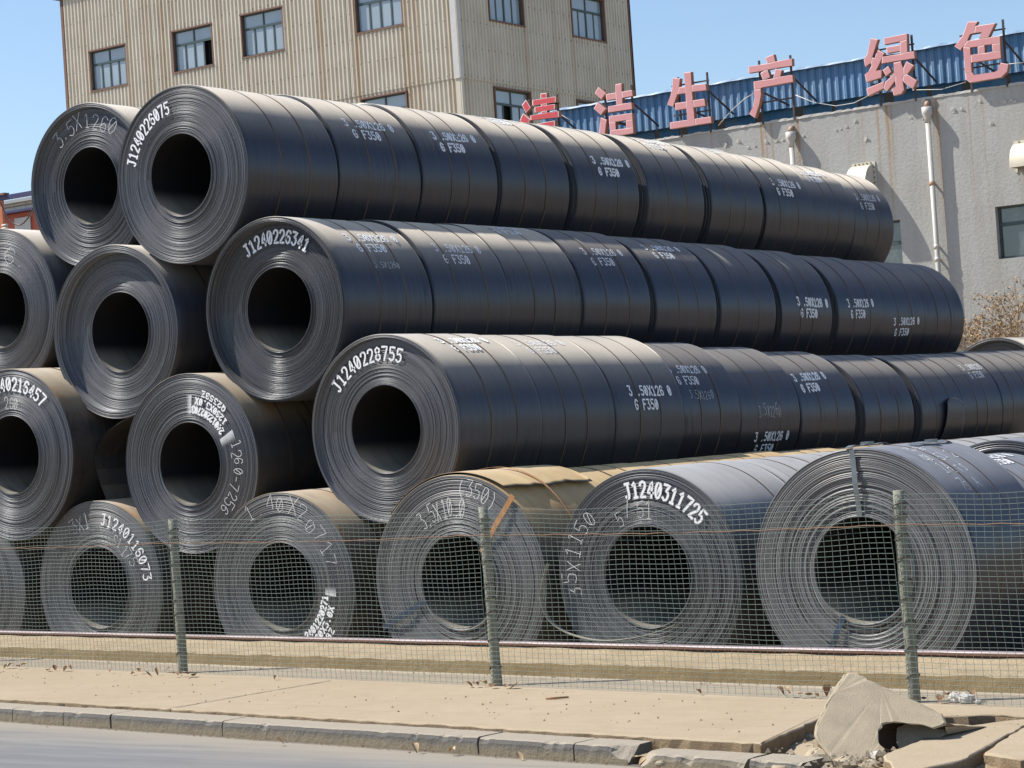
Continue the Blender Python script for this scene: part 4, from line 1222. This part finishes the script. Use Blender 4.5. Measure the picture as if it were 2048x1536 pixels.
def window(bld, O, ex, ey, w, h, glass, trim=True, open_pane=None, rows=(.30, .70), n=4, depth=.10, lab=None):
    """O lower corner on the wall face, ex along, ey into the room; h up. frame, transom, mullions, single panes"""
    ez = Vector((0, 0, 1)); O = Vector(O); ex = Vector(ex); ey = Vector(ey)
    fr = lambda a, b, c: O+ex*a+ey*b+ez*c
    def bx(mb, a0, a1, b0, b1, c0, c1, mi=0):
        vs = [fr(*q) for q in ((a0, b0, c0), (a1, b0, c0), (a1, b1, c0), (a0, b1, c0), (a0, b0, c1), (a1, b0, c1), (a1, b1, c1), (a0, b1, c1))]
        mb.add(vs, [(0, 3, 2, 1), (4, 5, 6, 7), (0, 1, 5, 4), (1, 2, 6, 5), (2, 3, 7, 6), (3, 0, 4, 7)], mi)
    mb = MB(); f = .05
    d0, d1 = depth, depth+.06
    bx(mb, 0, w, d0, d1, 0, f); bx(mb, 0, w, d0, d1, h-f, h); bx(mb, 0, f, d0, d1, f, h-f); bx(mb, w-f, w, d0, d1, f, h-f)
    zt = h*.66
    win = mb.obj('window', M['alu'], bld)
    mb = MB(); bx(mb, f, w-f, d0-.004, d1-.004, zt-.04, zt+.04); mb.obj('transom', M['alu'], win)
    mb = MB(); bx(mb, w/2-.03, w/2+.03, d0+.002, d1-.002, zt+.04, h-f); mb.obj('mullion', M['alu'], win)
    for i in range(1, n):
        a = f+(w-2*f)*i/n; mb = MB(); bx(mb, a-.035, a+.035, d0+.004+.012*(i % 2), d1-.002, f, zt-.04); mb.obj('mullion', M['alu'], win)
    if trim:
        mb = MB(); t = .055
        bx(mb, -t, w+t, -.07, d0+.01, -t, -.001); bx(mb, -t, w+t, -.07, d0+.01, h+.001, h+t)
        bx(mb, -t, -.001, -.05, d0+.01, -.001, h+.001); bx(mb, w+.001, w+t, -.05, d0+.01, -.001, h+.001)
        mb.obj('sill', M['trim'], win)
    def pane(a0, a1, c0, c1, off, mt=glass):
        mb = MB(); bx(mb, a0, a1, d0+off, d0+off+.008, c0, c1); mb.obj('pane', mt, win)
    pane(f, w/2-.031, zt+.041, h-f-.001, .03); pane(w/2+.031, w-f, zt+.041, h-f-.001, .032)
    for i in range(n):
        if open_pane is not None and i == open_pane: continue
        a0 = f+(w-2*f)*i/n+.036*(i > 0); a1 = f+(w-2*f)*(i+1)/n-.036*(i < n-1)
        pane(a0, a1, f+.001, zt-.041, .03+.006*(i % 2))
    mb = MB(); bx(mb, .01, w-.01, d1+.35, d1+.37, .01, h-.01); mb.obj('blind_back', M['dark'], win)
    return win
for a, b, c, d in wins: window(hall, (a, YW, c), (1, 0, 0), (0, 1, 0), b-a, d-c, M['glass_dark'], trim=False, n=3 if a > -22 else 3, depth=.15)

# blue profiled sheet: upper panels proud of a shaded lower strip
def mat_blue(name, c1, c2, sh=0.0):
    k = NT(name); co = k.coord(); n = k.noise(k.mapping(co, (9, 9, .8)), 1.0, 5, .65); n2 = k.noise(co, 1.3, 5, .6)
    col = k.mix(k.ramp(n, [(.3, 0.0), (.7, 1.0)]), c1, c2)
    col = k.mix(k.math('MULTIPLY', k.ramp(n2, [(.45, 0.0), (.8, 1.0)]), .35), col, (.30, .36, .40))
    k.set(Base_Color=col, Roughness=.45)
    k.b.inputs['Sheen Weight'].default_value = sh; k.b.inputs['Sheen Roughness'].default_value = .5; k.b.inputs['Sheen Tint'].default_value = (.95, 1, 1, 1)
    return k.m
M['blue'] = mat_blue('blue_sheet', (.045, .16, .33), (.08, .22, .40), 1.0)
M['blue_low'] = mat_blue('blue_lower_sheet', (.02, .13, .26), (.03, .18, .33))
def ribs(x0, x1, pitch, depth, flat=.5, lead=.12):
    out = []; x = x0
    while x < x1:
        out += [(x, 0.0), (x+pitch*flat, 0.0), (x+pitch*(flat+lead), -depth), (x+pitch*(1-lead), -depth)]; x += pitch
    out.append((min(x, x1+pitch), 0.0)); return out
YB = 48.2
par = thing('sheet_parapet', (-25, YB, 9.1), 'blue corrugated sheet parapet on the roof behind the red characters', 'parapet')
pw = 25.0/24
for i in range(24):                                  # sheets lap one over the next
    x0 = XL+.2+i*pw; pr = ribs(x0, x0+pw-.01, pw/5, .030, .42, .12); mb = MB(); vs = []
    jz = cr.uniform(-.012, .012)
    for x, y in pr: vs += [(x, YB+y+.0015*(i % 2), 9.52+jz), (x, YB+y+.0015*(i % 2), 10.40)]
    mb.add(vs, [(2*k, 2*k+2, 2*k+3, 2*k+1) for k in range(len(pr)-1)]); mb.obj('sheet', M['blue'], par)
mb = MB(); vs = []; N = 120
for i in range(N+1):
    x = XL+.2+25.0*i/N; b = .012*math.sin(i*2.1)+.01*math.sin(i*.7)
    vs += [(x, YB-.12, 10.385+b*.4), (x, YB-.10, 10.435+b), (x, YB+.06, 10.46+b), (x, YB+.10, 10.40)]
mb.add(vs, [(4*i+k, 4*i+4+k, 4*i+5+k, 4*i+1+k) for i in range(N) for k in range(3)])
mb.obj('ridge_cap', M['blue'], par)
mb = MB(); x = XL+.2; i = 0
while x < XR-.3:
    w = cr.choice([.78, .78, .85, .60]); g_ = cr.choice([.10, .12, .10, .25])
    mb = MB(); mb.box((x, YB+.22, 9.02), (x+w, YB+.245, 9.62)); mb.obj('lower_sheet', M['blue_low'], par)
    x += w+g_; i += 1
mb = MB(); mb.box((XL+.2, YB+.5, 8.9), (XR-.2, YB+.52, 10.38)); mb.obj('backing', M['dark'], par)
mb = MB()
for i in range(24): mb.box((XL+.5+i*pw, YB+.02, 9.46), (XL+.56+i*pw, YB+.20, 9.52))
x = 0
mb2 = MB()
for i in range(120): mb2.box((XL+.34+i*pw/5, YB-.008-.045, 9.60), (XL+.352+i*pw/5, YB-.045, 9.612))
tag(mb2.obj('sheet_screw', M['dark'], par), kind='stuff')

# big red characters on their steel frames
M['letter'] = simple('faded_red_panel', (.66, .30, .30), .55, 0, .10, 1.2)
M['letter_new'] = simple('red_panel', (.62, .075, .085), .5, 0, .08, 2)
M['letter_side'] = simple('letter_return', (.42, .18, .10), .7, .1, .35, 6)
M['letter_edge'] = simple('pale_letter_trim', (.78, .50, .48), .6, 0, .1, 3)
M['letter_white'] = simple('white_letter_trim', (.80, .74, .74), .6, 0, .1, 3)
M['steel_dark'] = simple('rusty_dark_steel', (.075, .062, .06), .7, .2, .3, 12)
CH = {
 'red character with three drops at its left, half hidden behind the topmost coils': ((1020, 160), 7.877, [
   [(250,310),(325,435),(250,520),(188,395)], [(205,525),(320,620),(262,735),(150,645)], [(205,790),(300,830),(270,1020),(150,985)],
   [(480,215),(575,205),(578,282),(482,292)], [(350,320),(720,260),(720,350),(355,402)], [(485,383),(578,370),(578,400),(488,413)], [(385,428),(705,380),(705,462),(390,512)], [(492,497),(580,484),(580,515),(494,530)],
   [(320,560),(768,490),(768,582),(325,632)], [(400,695),(705,640),(708,735),(402,790)], [(402,792),(482,780),(470,1110),(380,1125)], [(615,755),(708,737),(718,1090),(622,1105)], [(484,850),(612,828),(612,880),(484,902)], [(484,960),(614,938),(614,990),(484,1012)]], 'letter_new', 'letter_white'),
 'pink character with two square drops beside a box, next to the reddest one': ((1180, 150), 10.97, [
   [(185,262),(345,405),(250,535),(105,405)], [(165,595),(345,745),(240,878),(80,738)], [(235,930),(365,985),(325,1280),(300,1400),(185,1370),(205,1210)],
   [(555,205),(690,180),(693,368),(705,508),(712,632),(578,662),(570,525),(560,385)], [(345,425),(559,386),(569,524),(360,560)], [(694,369),(920,330),(930,460),(706,507)], [(400,690),(578,662),(712,632),(905,602),(920,745),(405,822)],
   [(415,905),(920,835),(930,975),(790,990),(555,1025),(420,1045)], [(420,1046),(554,1026),(565,1200),(440,1225)], [(791,990),(930,976),(945,1150),(800,1170)], [(440,1226),(565,1201),(800,1171),(945,1151),(948,1275),(815,1300),(735,1312),(440,1350)]], 'letter', 'letter_edge'),
 'pink character of three stacked bars crossed by one upright': ((1320, 120), 9.6, [
   [(248,338),(385,352),(365,520),(330,662),(250,900),(135,855),(205,680),(235,520)], [(366,522),(482,511),(491,638),(332,660)],
   [(462,240),(590,225),(605,480),(625,770),(650,1000),(675,1250),(531,1275),(527,1150),(512,932),(500,800),(491,638),(482,510)],
   [(608,484),(875,455),(885,580),(622,610)], [(290,830),(499,801),(511,932),(300,965)], [(634,776),(850,745),(865,880),(650,912)], [(190,1200),(526,1151),(530,1275),(195,1326)], [(668,1131),(975,1085),(985,1205),(682,1250)]], 'letter', 'letter_edge'),
 'pink character with one long sweep down to the left under two bars': ((1480, 90), 9.036, [
   [(455,230),(605,168),(632,300),(490,333)], [(148,392),(490,335),(632,302),(935,242),(940,372),(640,420),(440,460),(155,510)], [(368,515),(438,462),(500,455),(540,585),(470,615),(415,634)], [(640,424),(755,455),(725,574),(600,604),(622,500)],
   [(245,662),(415,636),(600,606),(725,576),(945,540),(955,665),(380,770),(370,788),(252,804)], [(254,808),(372,792),(380,900),(345,1080),(270,1320),(165,1245),(235,1120),(262,960)]], 'letter', 'letter_edge'),
 'pink character with a zigzag left half and splayed strokes below': ((1710, 50), 9.033, [
   [(285,235),(412,258),(310,583),(285,688),(185,755),(158,625),(215,540),(245,400)], [(312,587),(365,597),(412,445),(525,510),(470,640),(370,845),(480,820),(475,950),(205,1035),(175,895),(240,850),(300,730),(288,692)], [(205,1150),(525,1020),(515,1145),(235,1285)],
   [(512,240),(936,155),(937,260),(812,300),(525,355)], [(812,302),(938,262),(946,488),(816,518)], [(562,405),(811,360),(814,470),(575,512)], [(495,575),(815,521),(946,491),(1065,475),(1075,600),(480,695)],
   [(695,682),(825,655),(865,790),(880,900),(857,1000),(885,1170),(840,1240),(700,1278),(670,1160),(738,1130),(727,1010),(735,930),(708,850)], [(706,855),(733,932),(725,1010),(580,1195),(520,1150),(540,1040),(660,925)], [(500,820),(600,740),(655,850),(560,925)], [(868,788),(930,655),(1060,730),(945,890),(882,898)], [(882,902),(945,893),(1115,1005),(1045,1155),(882,1035),(860,1000)]], 'letter', 'letter_edge'),
 'pink character with two small square eyes and a hooked tail, rightmost of the row': ((1890, 30), 9.6, [
   [(440,125),(625,125),(575,212),(560,345),(480,370),(430,488),(295,675),(180,605),(330,410)], [(578,212),(965,155),(830,430),(650,455),(720,325),(562,345)],
   [(425,500),(1050,400),(1055,538),(900,560),(755,580),(625,605),(480,625),(352,606)], [(350,610),(480,627),(490,770),(500,914),(510,1100),(385,1110)], [(627,607),(755,582),(765,730),(635,745)], [(902,562),(1056,540),(1062,690),(915,705)], [(492,771),(635,747),(765,732),(915,707),(1062,692),(1070,830),(502,914)],
   [(385,1113),(510,1103),(540,1155),(960,1095),(1035,1060),(1050,1000),(1075,915),(1215,945),(1190,1090),(1080,1200),(480,1300),(400,1240)]], 'letter', 'letter_edge'),
}
YS = 46.82
for ci_, (lab, (org, sc, polys, mf, me_)) in enumerate(CH.items()):
    P3 = [[atY(org[0]+x/sc, org[1]+y/sc, YS) for x, y in pl] for pl in polys]
    allp = [p for pl in P3 for p in pl]
    x0, x1 = min(p.x for p in allp), max(p.x for p in allp); zt = max(p.z for p in allp); zb = min(p.z for p in allp)
    t = thing('sign_character', ((x0+x1)/2, YS, ZT), lab, 'sign', 'red characters standing along the roof edge')
    for pl in P3:
        c = sum(pl, Vector((0, 0, 0)))/len(pl)
        mb = MB()
        # face, pale rim, return
        n = len(pl)
        nrm_in = [p+(c-p).normalized()*.022 for p in pl]
        vs = [q+Vector((0, -.004, 0)) for q in nrm_in]+list(pl)+[p+Vector((0, .13, 0)) for p in pl]
        mb.add(vs, [tuple(range(n))], 0)
        mb.f += [(i, (i+1) % n, n+(i+1) % n, n+i) for i in range(n)]; mb.m += [1]*n; mb.sm += [False]*n
        mb.f += [(n+i, n+(i+1) % n, 2*n+(i+1) % n, 2*n+i) for i in range(n)]; mb.m += [2]*n; mb.sm += [False]*n
        mb.f += [tuple(2*n+i for i in range(n))]; mb.m += [2]; mb.sm += [False]
        mb.obj('stroke', [M[mf], M[me_], M['letter_side']], t)
    for xx in (x0+(x1-x0)*.22, x1-(x1-x0)*.10):
        mb = MB(); mb.box((xx-.022, YS+.15, ZT-.02), (xx+.022, YS+.19, zt-.06)); mb.obj('support_post', M['steel_dark'], t)
    for zz in (zb+(zt-zb)*.25, zb+(zt-zb)*.80):
        mb = MB(); mb.box((x0+.08, YS+.135, zz-.018), (x1-.06, YS+.149, zz+.018)); mb.obj('cross_rail', M['steel_dark'], t)
    for xx, zz in ((x1-(x1-x0)*.10, zb+(zt-zb)*.62), (x0+(x1-x0)*.30, zb+(zt-zb)*.40)):
        mb = MB(); mb.tube([(xx, YS+.17, zz), (xx+.02, YB-.07, max(9.58, zz-.95))], .026, 6); mb.obj('brace', M['steel_dark'], t)
M['cable'] = simple('pale_cable', (.62, .60, .54), .6)
for i, pl in enumerate(([(1437, 251), (1463, 221), (1490, 197), (1509, 186)], [(1591, 190), (1628, 205), (1672, 212), (1708, 206), (1738, 191)], [(1825, 180), (1883, 179), (1932, 164)], [(2018, 128), (2050, 125)], [(1116, 226), (1160, 251)])):
    mb = MB(); p3 = [atY(x, y, YS+.62) for k, (x, y) in enumerate(pl)]
    mb.tube(p3, .010 if i < 4 else .006, 6)
    tag(mb.obj('cable', M['cable']), ['pale cable climbing to the sweeping pink character', 'pale cable sagging between the sweeping and zigzag characters', 'pale cable sagging towards the rightmost pink character', 'pale cable end running off to the right edge', 'thin stay wire right of the reddest character'][i], 'cable', 'cables between the sign characters')

# downpipes with hopper heads
M['pvc'] = simple('dirty_white_pipe', (.50, .475, .43), .5, 0, .15, 5)
M['collar'] = simple('stained_collar', (.42, .27, .19), .7, 0, .25, 9)
for i, (x, zt, lab) in enumerate(((-24.76, 8.74, 'white downpipe behind the far end of the topmost coils'), (-21.24, 8.84, 'long white downpipe down the wall right of the coil stacks'))):
    t = thing('downpipe', (x, YW-.14, 0), lab, 'downpipe', 'downpipes on the grey wall')
    mb = MB(); mb.tube([(x, YW-.14, 0.0), (x, YW-.14, zt-.34)], .058, 12); mb.obj('pipe', M['pvc'], t)
    mb = MB(); mb.tube([(x, YW-.14, zt-.36), (x, YW-.14, zt-.26), (x, YW-.14, zt-.16), (x, YW-.14, zt)], [.066, .07, .12, .125], 12); mb.obj('hopper', M['pvc'], t)
    mb = MB(); mb.tube([(x, YW-.18, zt+.005), (x-.02, YW-.06, zt+.10), (x, YW+.02, zt+.12)], .055, 10); mb.obj('outlet', M['collar'], t)
    for z in (zt-1.75, zt-3.2, 5.35, 3.6, 1.9):
        mb = MB(); mb.tube([(x, YW-.14, z-.05), (x, YW-.14, z+.05)], .067, 12); mb.box((x-.02, YW-.09, z-.02), (x+.02, YW-.001, z+.02)); mb.obj('collar', M['collar'] if cr.random() < .5 else M['pvc'], t)

# cowls over the ventilator openings
M['cream'] = simple('cream_painted_sheet', (.66, .60, .46), .5, .05, .12, 4)
M['cream_side'] = simple('weathered_cowl_cheek', (.50, .49, .47), .6, .05, .2, 5)
def cowl(x0, x1, z0, z1, lab):
    t = thing('vent_cowl', ((x0+x1)/2, YW, z0), lab, 'vent cowl', 'vent cowls on the grey wall')
    h = z1-z0; d = h*.88
    arc = [(YW-.004, z1)]+[(YW-.05-(d-.05)*math.sin(a), z0+(h)*math.cos(a)*.98) for a in np.linspace(.05, 1.62, 14)]
    vs = []
    for x in (x0, x1):
        vs += [(x, y, z) for y, z in arc]
    n = len(arc); mb = MB(); mb.add(vs, [(i, i+1, n+i+1, n+i) for i in range(n-1)], 0, True)
    mb.obj('hood', M['cream'], t)
    for x in (x0+.004, x1-.004):
        mb = MB(); mb.add([(x, y, z) for y, z in arc]+[(x, YW-.004, z0-.02)], [tuple(range(n+1))]); mb.obj('cheek', M['cream_side'], t)
    mb = MB()
    for x in (x0-.05, x1): mb.box((x, YW-.02, z0-.1), (x+.05, YW-.001, z1+.06))
    mb.box((x0, YW-.02, z1+.002), (x1, YW-.001, z1+.06)); mb.obj('flange', M['cream'], t)
    mb = MB()
    for k in range(5):
        mb.box((x0+(x1-x0)*(k+.5)/5-.012, YW-.05, z1+.016), (x0+(x1-x0)*(k+.5)/5+.012, YW-.02, z1+.04))
        mb.box((x1+.013, YW-.035, z0+(h)*(k+.3)/5), (x1+.037, YW-.02, z0+h*(k+.3)/5+.024))
    tag(mb.obj('rivet', M['steel_dark'], t), kind='stuff')
    mb = MB(); mb.box((x0+.03, YW-.012, z0+.02), (x1-.03, YW-.003, z1-.03)); mb.obj('opening', M['dark'], t)
cowl(-23.24, -22.74, 7.13, 7.73, 'cream vent cowl right behind the end of the topmost coils')
cowl(-19.22, -18.4, 7.20, 7.74, 'cream vent cowl cut by the right edge of the picture')

# ---------------------------------------------------------------- beige profiled-sheet works building
XC, YC = -44.208, 60.247
def mat_beige():
    k = NT('beige_profiled_sheet'); co = k.coord(); x, y, z = k.sep(co)
    u = k.math('ADD', x, y)
    n1 = k.noise(k.mapping(co, (2.6, 2.6, .10)), 1.0, 6, .65); n2 = k.noise(k.mapping(co, (11, 11, .25)), 1.0, 5, .6); n3 = k.noise(co, 1.1, 5, .6)
    col = k.mix(k.ramp(n3, [(.35, 0.0), (.7, 1.0)]), (.60, .54, .43), (.69, .63, .515))
    col = k.mix(k.math('MULTIPLY', k.ramp(n2, [(.5, 0.0), (.8, 1.0)]), .35), col, (.44, .375, .28))
    uu = k.math('ADD', u, k.math('MULTIPLY', k.math('SUBTRACT', n2, .5), .12))
    o = 60.247
    Lx = [(-48.55, .22, .9), (-46.35, .35, .75), (-45.9, .2, .5), (-50.2, .25, .55), (-57.8, .3, .45), (-58.6, .4, .4), (-59.6, .2, .4), (-53.6, .3, .25), (-54.9, .2, .3), (-44.5, .18, .55), (-57.3, .12, .5), (-61.9, .15, .3), (-51.6, .15, .3)]
    Rx = [(-44.208+62.15, .12, .45), (-44.208+64.3, .14, .5), (-44.208+67.3, .2, .55), (-44.208+66.2, .2, .3), (-44.208+69.6, .15, .4), (-44.208+60.7, .15, .3)]
    st = k.stripes(uu, [(p+o, w, a) for p, w, a in Lx]+Rx)
    run = k.math('MULTIPLY', st, k.ramp(n1, [(.30, .15), (.62, 1.0)]), clamp=True)
    col = k.mix(k.math('MULTIPLY', run, .95), col, (.40, .225, .075))
    k.set(Base_Color=col, Roughness=.55, Metallic=.05)
    k.b.inputs['Specular IOR Level'].default_value = .3
    return k.m
M['beige'] = mat_beige()
fac = thing('works_building', (-53, 64, 0), 'tall beige profiled-sheet works building with rust-stained walls and green windows', 'building')
ZE = 20.05
lw_ = [(-61.63, -59.75, 16.25, 17.74), (-57.25, -55.30, 16.31, 17.80), (-53.80, -51.85, 16.34, 17.85), (-48.45, -46.43, 16.36, 17.87), (-48.45, -46.50, 12.53, 14.02)]
rw_ = [(62.2, 64.22, 16.37, 17.87), (67.35, 69.5, 16.37, 17.90), (62.2, 64.3, 12.5, 13.99), (67.35, 69.5, 12.5, 13.98)]
def clad(axis, a0, a1, z0, z1, holes, off, name, jag=0):
    """profiled sheet wall: ribs vertical; axis 0 runs in x (faces -y), axis 1 runs in y (faces +x)"""
    pr = ribs(a0, a1-.10, .186, .045, .44, .12)
    mb = MB()
    zb = sorted(set([z0, z1]+[h for w in holes for h in (w[2], w[3]) if z0 < h < z1]))
    P = lambda s, d, z: (s, YC+d-off, z) if axis == 0 else (XC-d+off, s, z)
    for (s0, d0), (s1, d1) in zip(pr[:-1], pr[1:]):
        cs = (s0+s1)/2
        for za, zc in zip(zb[:-1], zb[1:]):
            if any(w[0] < cs < w[1] and w[2] < (za+zc)/2 < w[3] for w in holes): continue
            mb.add([P(s0, d0, za), P(s1, d1, za), P(s1, d1, zc), P(s0, d0, zc)], [(0, 1, 2, 3)])
    return mb.obj(name, M['beige'], fac)
# sheets in lengths of four or five metres, lapped at z = 14.2
def rows(axis, a0, a1, holes):
    n = max(1, round(abs(a1-a0)/4.65)); st = (a1-a0)/n
    for i in range(n):
        s0 = a0+i*st; s1 = s0+st
        clad(axis, s0, s1+.10, 14.17, ZE, holes, .03, 'wall_sheet'); clad(axis, s0, s1+.10, 0, 14.2, holes, .0, 'wall_sheet')
rows(0, -63.0, XC, lw_); rows(1, YC, 71.3, rw_)
mb = MB()
mb.add([(-63, YC+.25, 0), (XC-.25, YC+.25, 0), (XC-.25, YC+.25, ZE), (-63, YC+.25, ZE)], [(0, 1, 2, 3)])
mb.add([(XC-.25, YC+.25, 0), (XC-.25, 71.3, 0), (XC-.25, 71.3, ZE), (XC-.25, YC+.25, ZE)], [(0, 1, 2, 3)])
mb.add([(-63, YC, 0), (-63, 71.3, 0), (-63, 71.3, ZE), (-63, YC, ZE)], [(0, 1, 2, 3)])
mb.add([(-63, 71.3, 0), (XC, 71.3, 0), (XC, 71.3, ZE), (-63, 71.3, ZE)], [(0, 1, 2, 3)])
# the lining leaves the window openings dark
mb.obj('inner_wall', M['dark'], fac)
mb = MB(); mb.box((-63.4, YC-.17, ZE), (XC+.25, 71.6, ZE+.16)); mb.obj('roof', M['trim'], fac)
mb = MB(); mb.box((-63.08, YC-.075, 0), (-62.95, YC+.1, ZE-.002)); mb.obj('corner_trim', M['trim'], fac); mb = MB(); mb.box((XC-.06, 71.22, 0), (XC+.075, 71.36, ZE-.002)); mb.obj('corner_trim', M['trim'], fac)
M['flash'] = simple('pale_corner_flashing', (.58, .565, .53), .5, .1, .15, 5)
mb = MB(); mb.box((XC-.16, YC-.082, 14.15), (XC+.082, YC-.07, ZE-.003)); mb.box((XC+.07, YC-.0695, 14.15), (XC+.0819, YC+.18, ZE-.003)); mb.obj('corner_flashing', M['flash'], fac)
mb = MB(); mb.box((XC-.14, YC-.052, 0), (XC+.052, YC-.04, 14.14)); mb.box((XC+.04, YC-.0395, 0), (XC+.0519, YC+.15, 14.14)); mb.obj('corner_flashing', M['beige'], fac)
mb = MB()
for z in (14.26, 15.25, 16.15, 17.05, 18.0, 18.95):
    s = -62.9
    while s < XC-.2:
        if not any(w[0]-.1 < s < w[1]+.1 and w[2] < z < w[3] for w in lw_): mb.box((s, YC-.076, z), (s+.03, YC-.066, z+.03))
        s += .372
    s = YC+.2
    while s < 71.2:
        if not any(w[0]-.1 < s < w[1]+.1 and w[2] < z < w[3] for w in rw_): mb.box((XC+.066, s, z), (XC+.076, s+.03, z+.03))
        s += .372
tag(mb.obj('screw', M['steel_dark'], fac), kind='stuff')
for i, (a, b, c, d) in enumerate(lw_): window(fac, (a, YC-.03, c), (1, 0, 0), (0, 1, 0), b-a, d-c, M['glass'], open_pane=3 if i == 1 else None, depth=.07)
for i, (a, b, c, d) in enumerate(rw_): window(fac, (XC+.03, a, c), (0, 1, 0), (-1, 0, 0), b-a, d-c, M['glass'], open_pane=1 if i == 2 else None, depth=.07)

# ---------------------------------------------------------------- red works and crane frame at the far left
M['redwall'] = simple('red_sheet', (.44, .095, .045), .6, 0, .15, 2)
M['greysheet'] = simple('grey_roof_sheet', (.33, .34, .35), .55, .1, .15, 3)
M['indigo'] = simple('dark_blue_steel', (.05, .045, .12), .5, .1, .2, 6)
M['orange'] = simple('faded_orange_steel', (.50, .155, .07), .6, 0, .2, 4)
rb_ = thing('red_works', (-100, 92, 0), 'red works with a grey sheet fascia behind the leftmost coils', 'building')
mb = MB(); mb.box((-118, 91, 0), (-84, 100, 17.20)); mb.obj('wall', M['redwall'], rb_)
mb = MB(); mb.box((-118.2, 90.4, 17.76), (-83.8, 100.4, 17.95)); mb.obj('roof', M['greysheet'], rb_)
M['fascia'] = simple('pale_fascia_sheet', (.52, .51, .48), .6, 0, .12, 3)
for i in range(34):
    mb = MB(); mb.box((-118+i*1.0, 90.70, 17.33), (-117.03+i*1.0, 90.74+.03*(i % 2), 17.755)); mb.obj('fascia_panel', M['fascia'], rb_)
mb = MB(); mb.box((-118, 90.62, 17.55), (-84, 90.68, 17.585)); mb.obj('rail', M['trim'], rb_)
mb = MB(); mb.box((-118.1, 90.5, 17.205), (-83.9, 90.95, 17.325)); mb.obj('gutter', M['indigo'], rb_)
mb = MB(); mb.box((-100.3, 90.9, 15.6), (-98.95, 90.98, 16.9)); mb.obj('window', M['fascia'], rb_)
gt = thing('gantry_crane', (-44.7, 40, 0), 'orange crane leg with a dark blue beam and looped cables at the left edge', 'crane')
mb = MB(); mb.box((-45.5, 39.98, 0), (-44.56, 40.06, 9.20)); mb.obj('leg', M['orange'], gt)
mb = MB(); mb.box((-46, 39.97, 9.09), (-40.0, 40.07, 9.21)); mb.obj('beam', M['indigo'], gt)
mb = MB(); mb.box((-45.6, 39.90, 9.215), (-44.36, 40.08, 9.27)); mb.obj('beam_cap', M['trim'], gt)
M['hose'] = simple('black_hose', (.05, .035, .04), .5)
for k, (dy, mt) in enumerate(((0, 'hose'), (.03, 'cable'))):
    mb = MB(); pts = [atY(x, y+k*2, 39.8+dy) for x, y in ((-6, 392), (2, 408), (10, 426), (20, 441), (31, 449), (40, 450), (48, 445), (56, 436), (63, 423), (72, 400))]
    mb.tube(pts[(0 if k == 0 else 5):], .020 if k == 0 else .013, 6); mb.obj('cable', M[mt], gt)
for z in (8.62, 8.54):
    mb = MB(); mb.tube([(-44.56, 39.95, z-.2), (-44.36, 39.95, z-.2)], .03, 8); mb.obj('insulator', M['pvc'], gt)

# ---------------------------------------------------------------- dry shrubs before the grey wall
M['twig'] = simple('dry_twig', (.30, .21, .125), .9, 0, .3, 3)
M['dryleaf'] = simple('withered_leaf', (.42, .29, .15), .85, 0, .4, 2)
M['darkleaf'] = simple('dark_withered_leaf', (.14, .085, .06), .85, 0, .4, 2)
def shrub(px, Y, top, seed, lab, w=1.0, dens=1.0):
    rr = random.Random(seed); base = atY(px, 800, Y); base.z = -.02
    t = thing('dry_shrub', base, lab, 'shrub', 'dry shrubs before the grey wall')
    st = MB(); tw = MB(); lf = MB(); lf2 = MB()
    for s in range(int(9*dens)):
        a = rr.uniform(0, 6.28); r0 = rr.uniform(0, .25)*w; p = base+Vector((r0*math.cos(a), r0*math.sin(a), 0))
        H = top*rr.uniform(.7, 1.0); lean = rr.uniform(.05, .36)*w
        pts = [p]; n = 7
        for i in range(1, n+1):
            f = i/n; pts.append(p+Vector((math.cos(a)*lean*f*H*.5+rr.uniform(-.05, .05), math.sin(a)*lean*f*H*.5+rr.uniform(-.05, .05), H*f)))
        st.tube(pts, [.028*(1-.8*i/n)+.004 for i in range(n+1)], 5)
        for b in range(26):
            f = rr.uniform(.35, 1.0); i = min(n-1, int(f*n)); q = pts[i].lerp(pts[i+1], f*n-i)
            d = Vector((rr.gauss(0, 1), rr.gauss(0, 1), rr.uniform(.2, 1.3))).normalized(); L = rr.uniform(.25, .7)*w
            e = q+d*L; m = q.lerp(e, .5)+Vector((rr.uniform(-.05, .05), rr.uniform(-.05, .05), .04))
            tw.tube([q, m, e], [.008, .006, .003], 3, 0, False)
            for c in range(5):
                q2 = q.lerp(e, rr.uniform(.3, 1)); d2 = (d*.5+Vector((rr.gauss(0, .7), rr.gauss(0, .7), rr.gauss(.2, .6)))).normalized(); e2 = q2+d2*rr.uniform(.10, .32)
                tw.tube([q2, e2], [.005, .003], 3, 0, False)
                for k in range(3):
                    c_ = q2.lerp(e2, rr.uniform(.4, 1.05)); u_ = Vector((rr.gauss(0, 1), rr.gauss(0, 1), rr.gauss(0, 1))).normalized(); v_ = u_.orthogonal().normalized(); sz = rr.uniform(.018, .042)
                    (lf if rr.random() < .8 else lf2).add([c_-u_*sz, c_+v_*sz*.5, c_+u_*sz, c_-v_*sz*.5], [(0, 1, 2, 3)])
    st.obj('stem', M['twig'], t); tag(tw.obj('twigs', M['twig'], t), kind='stuff'); tag(lf.obj('leaves', M['dryleaf'], t), kind='stuff'); tag(lf2.obj('dark_leaves', M['darkleaf'], t), kind='stuff')
shrub(1956, 44.5, 4.2, 1, 'pale dry shrub right beside the end of the second coil row', 1.0, 1.0)
shrub(2048, 45.2, 4.35, 2, 'dry shrub with dark leaves cut by the right picture edge', 1.25, 1.2)
shrub(1995, 45.8, 3.75, 3, 'low dry shrub between two taller ones near the grey wall', .9, 1.0)
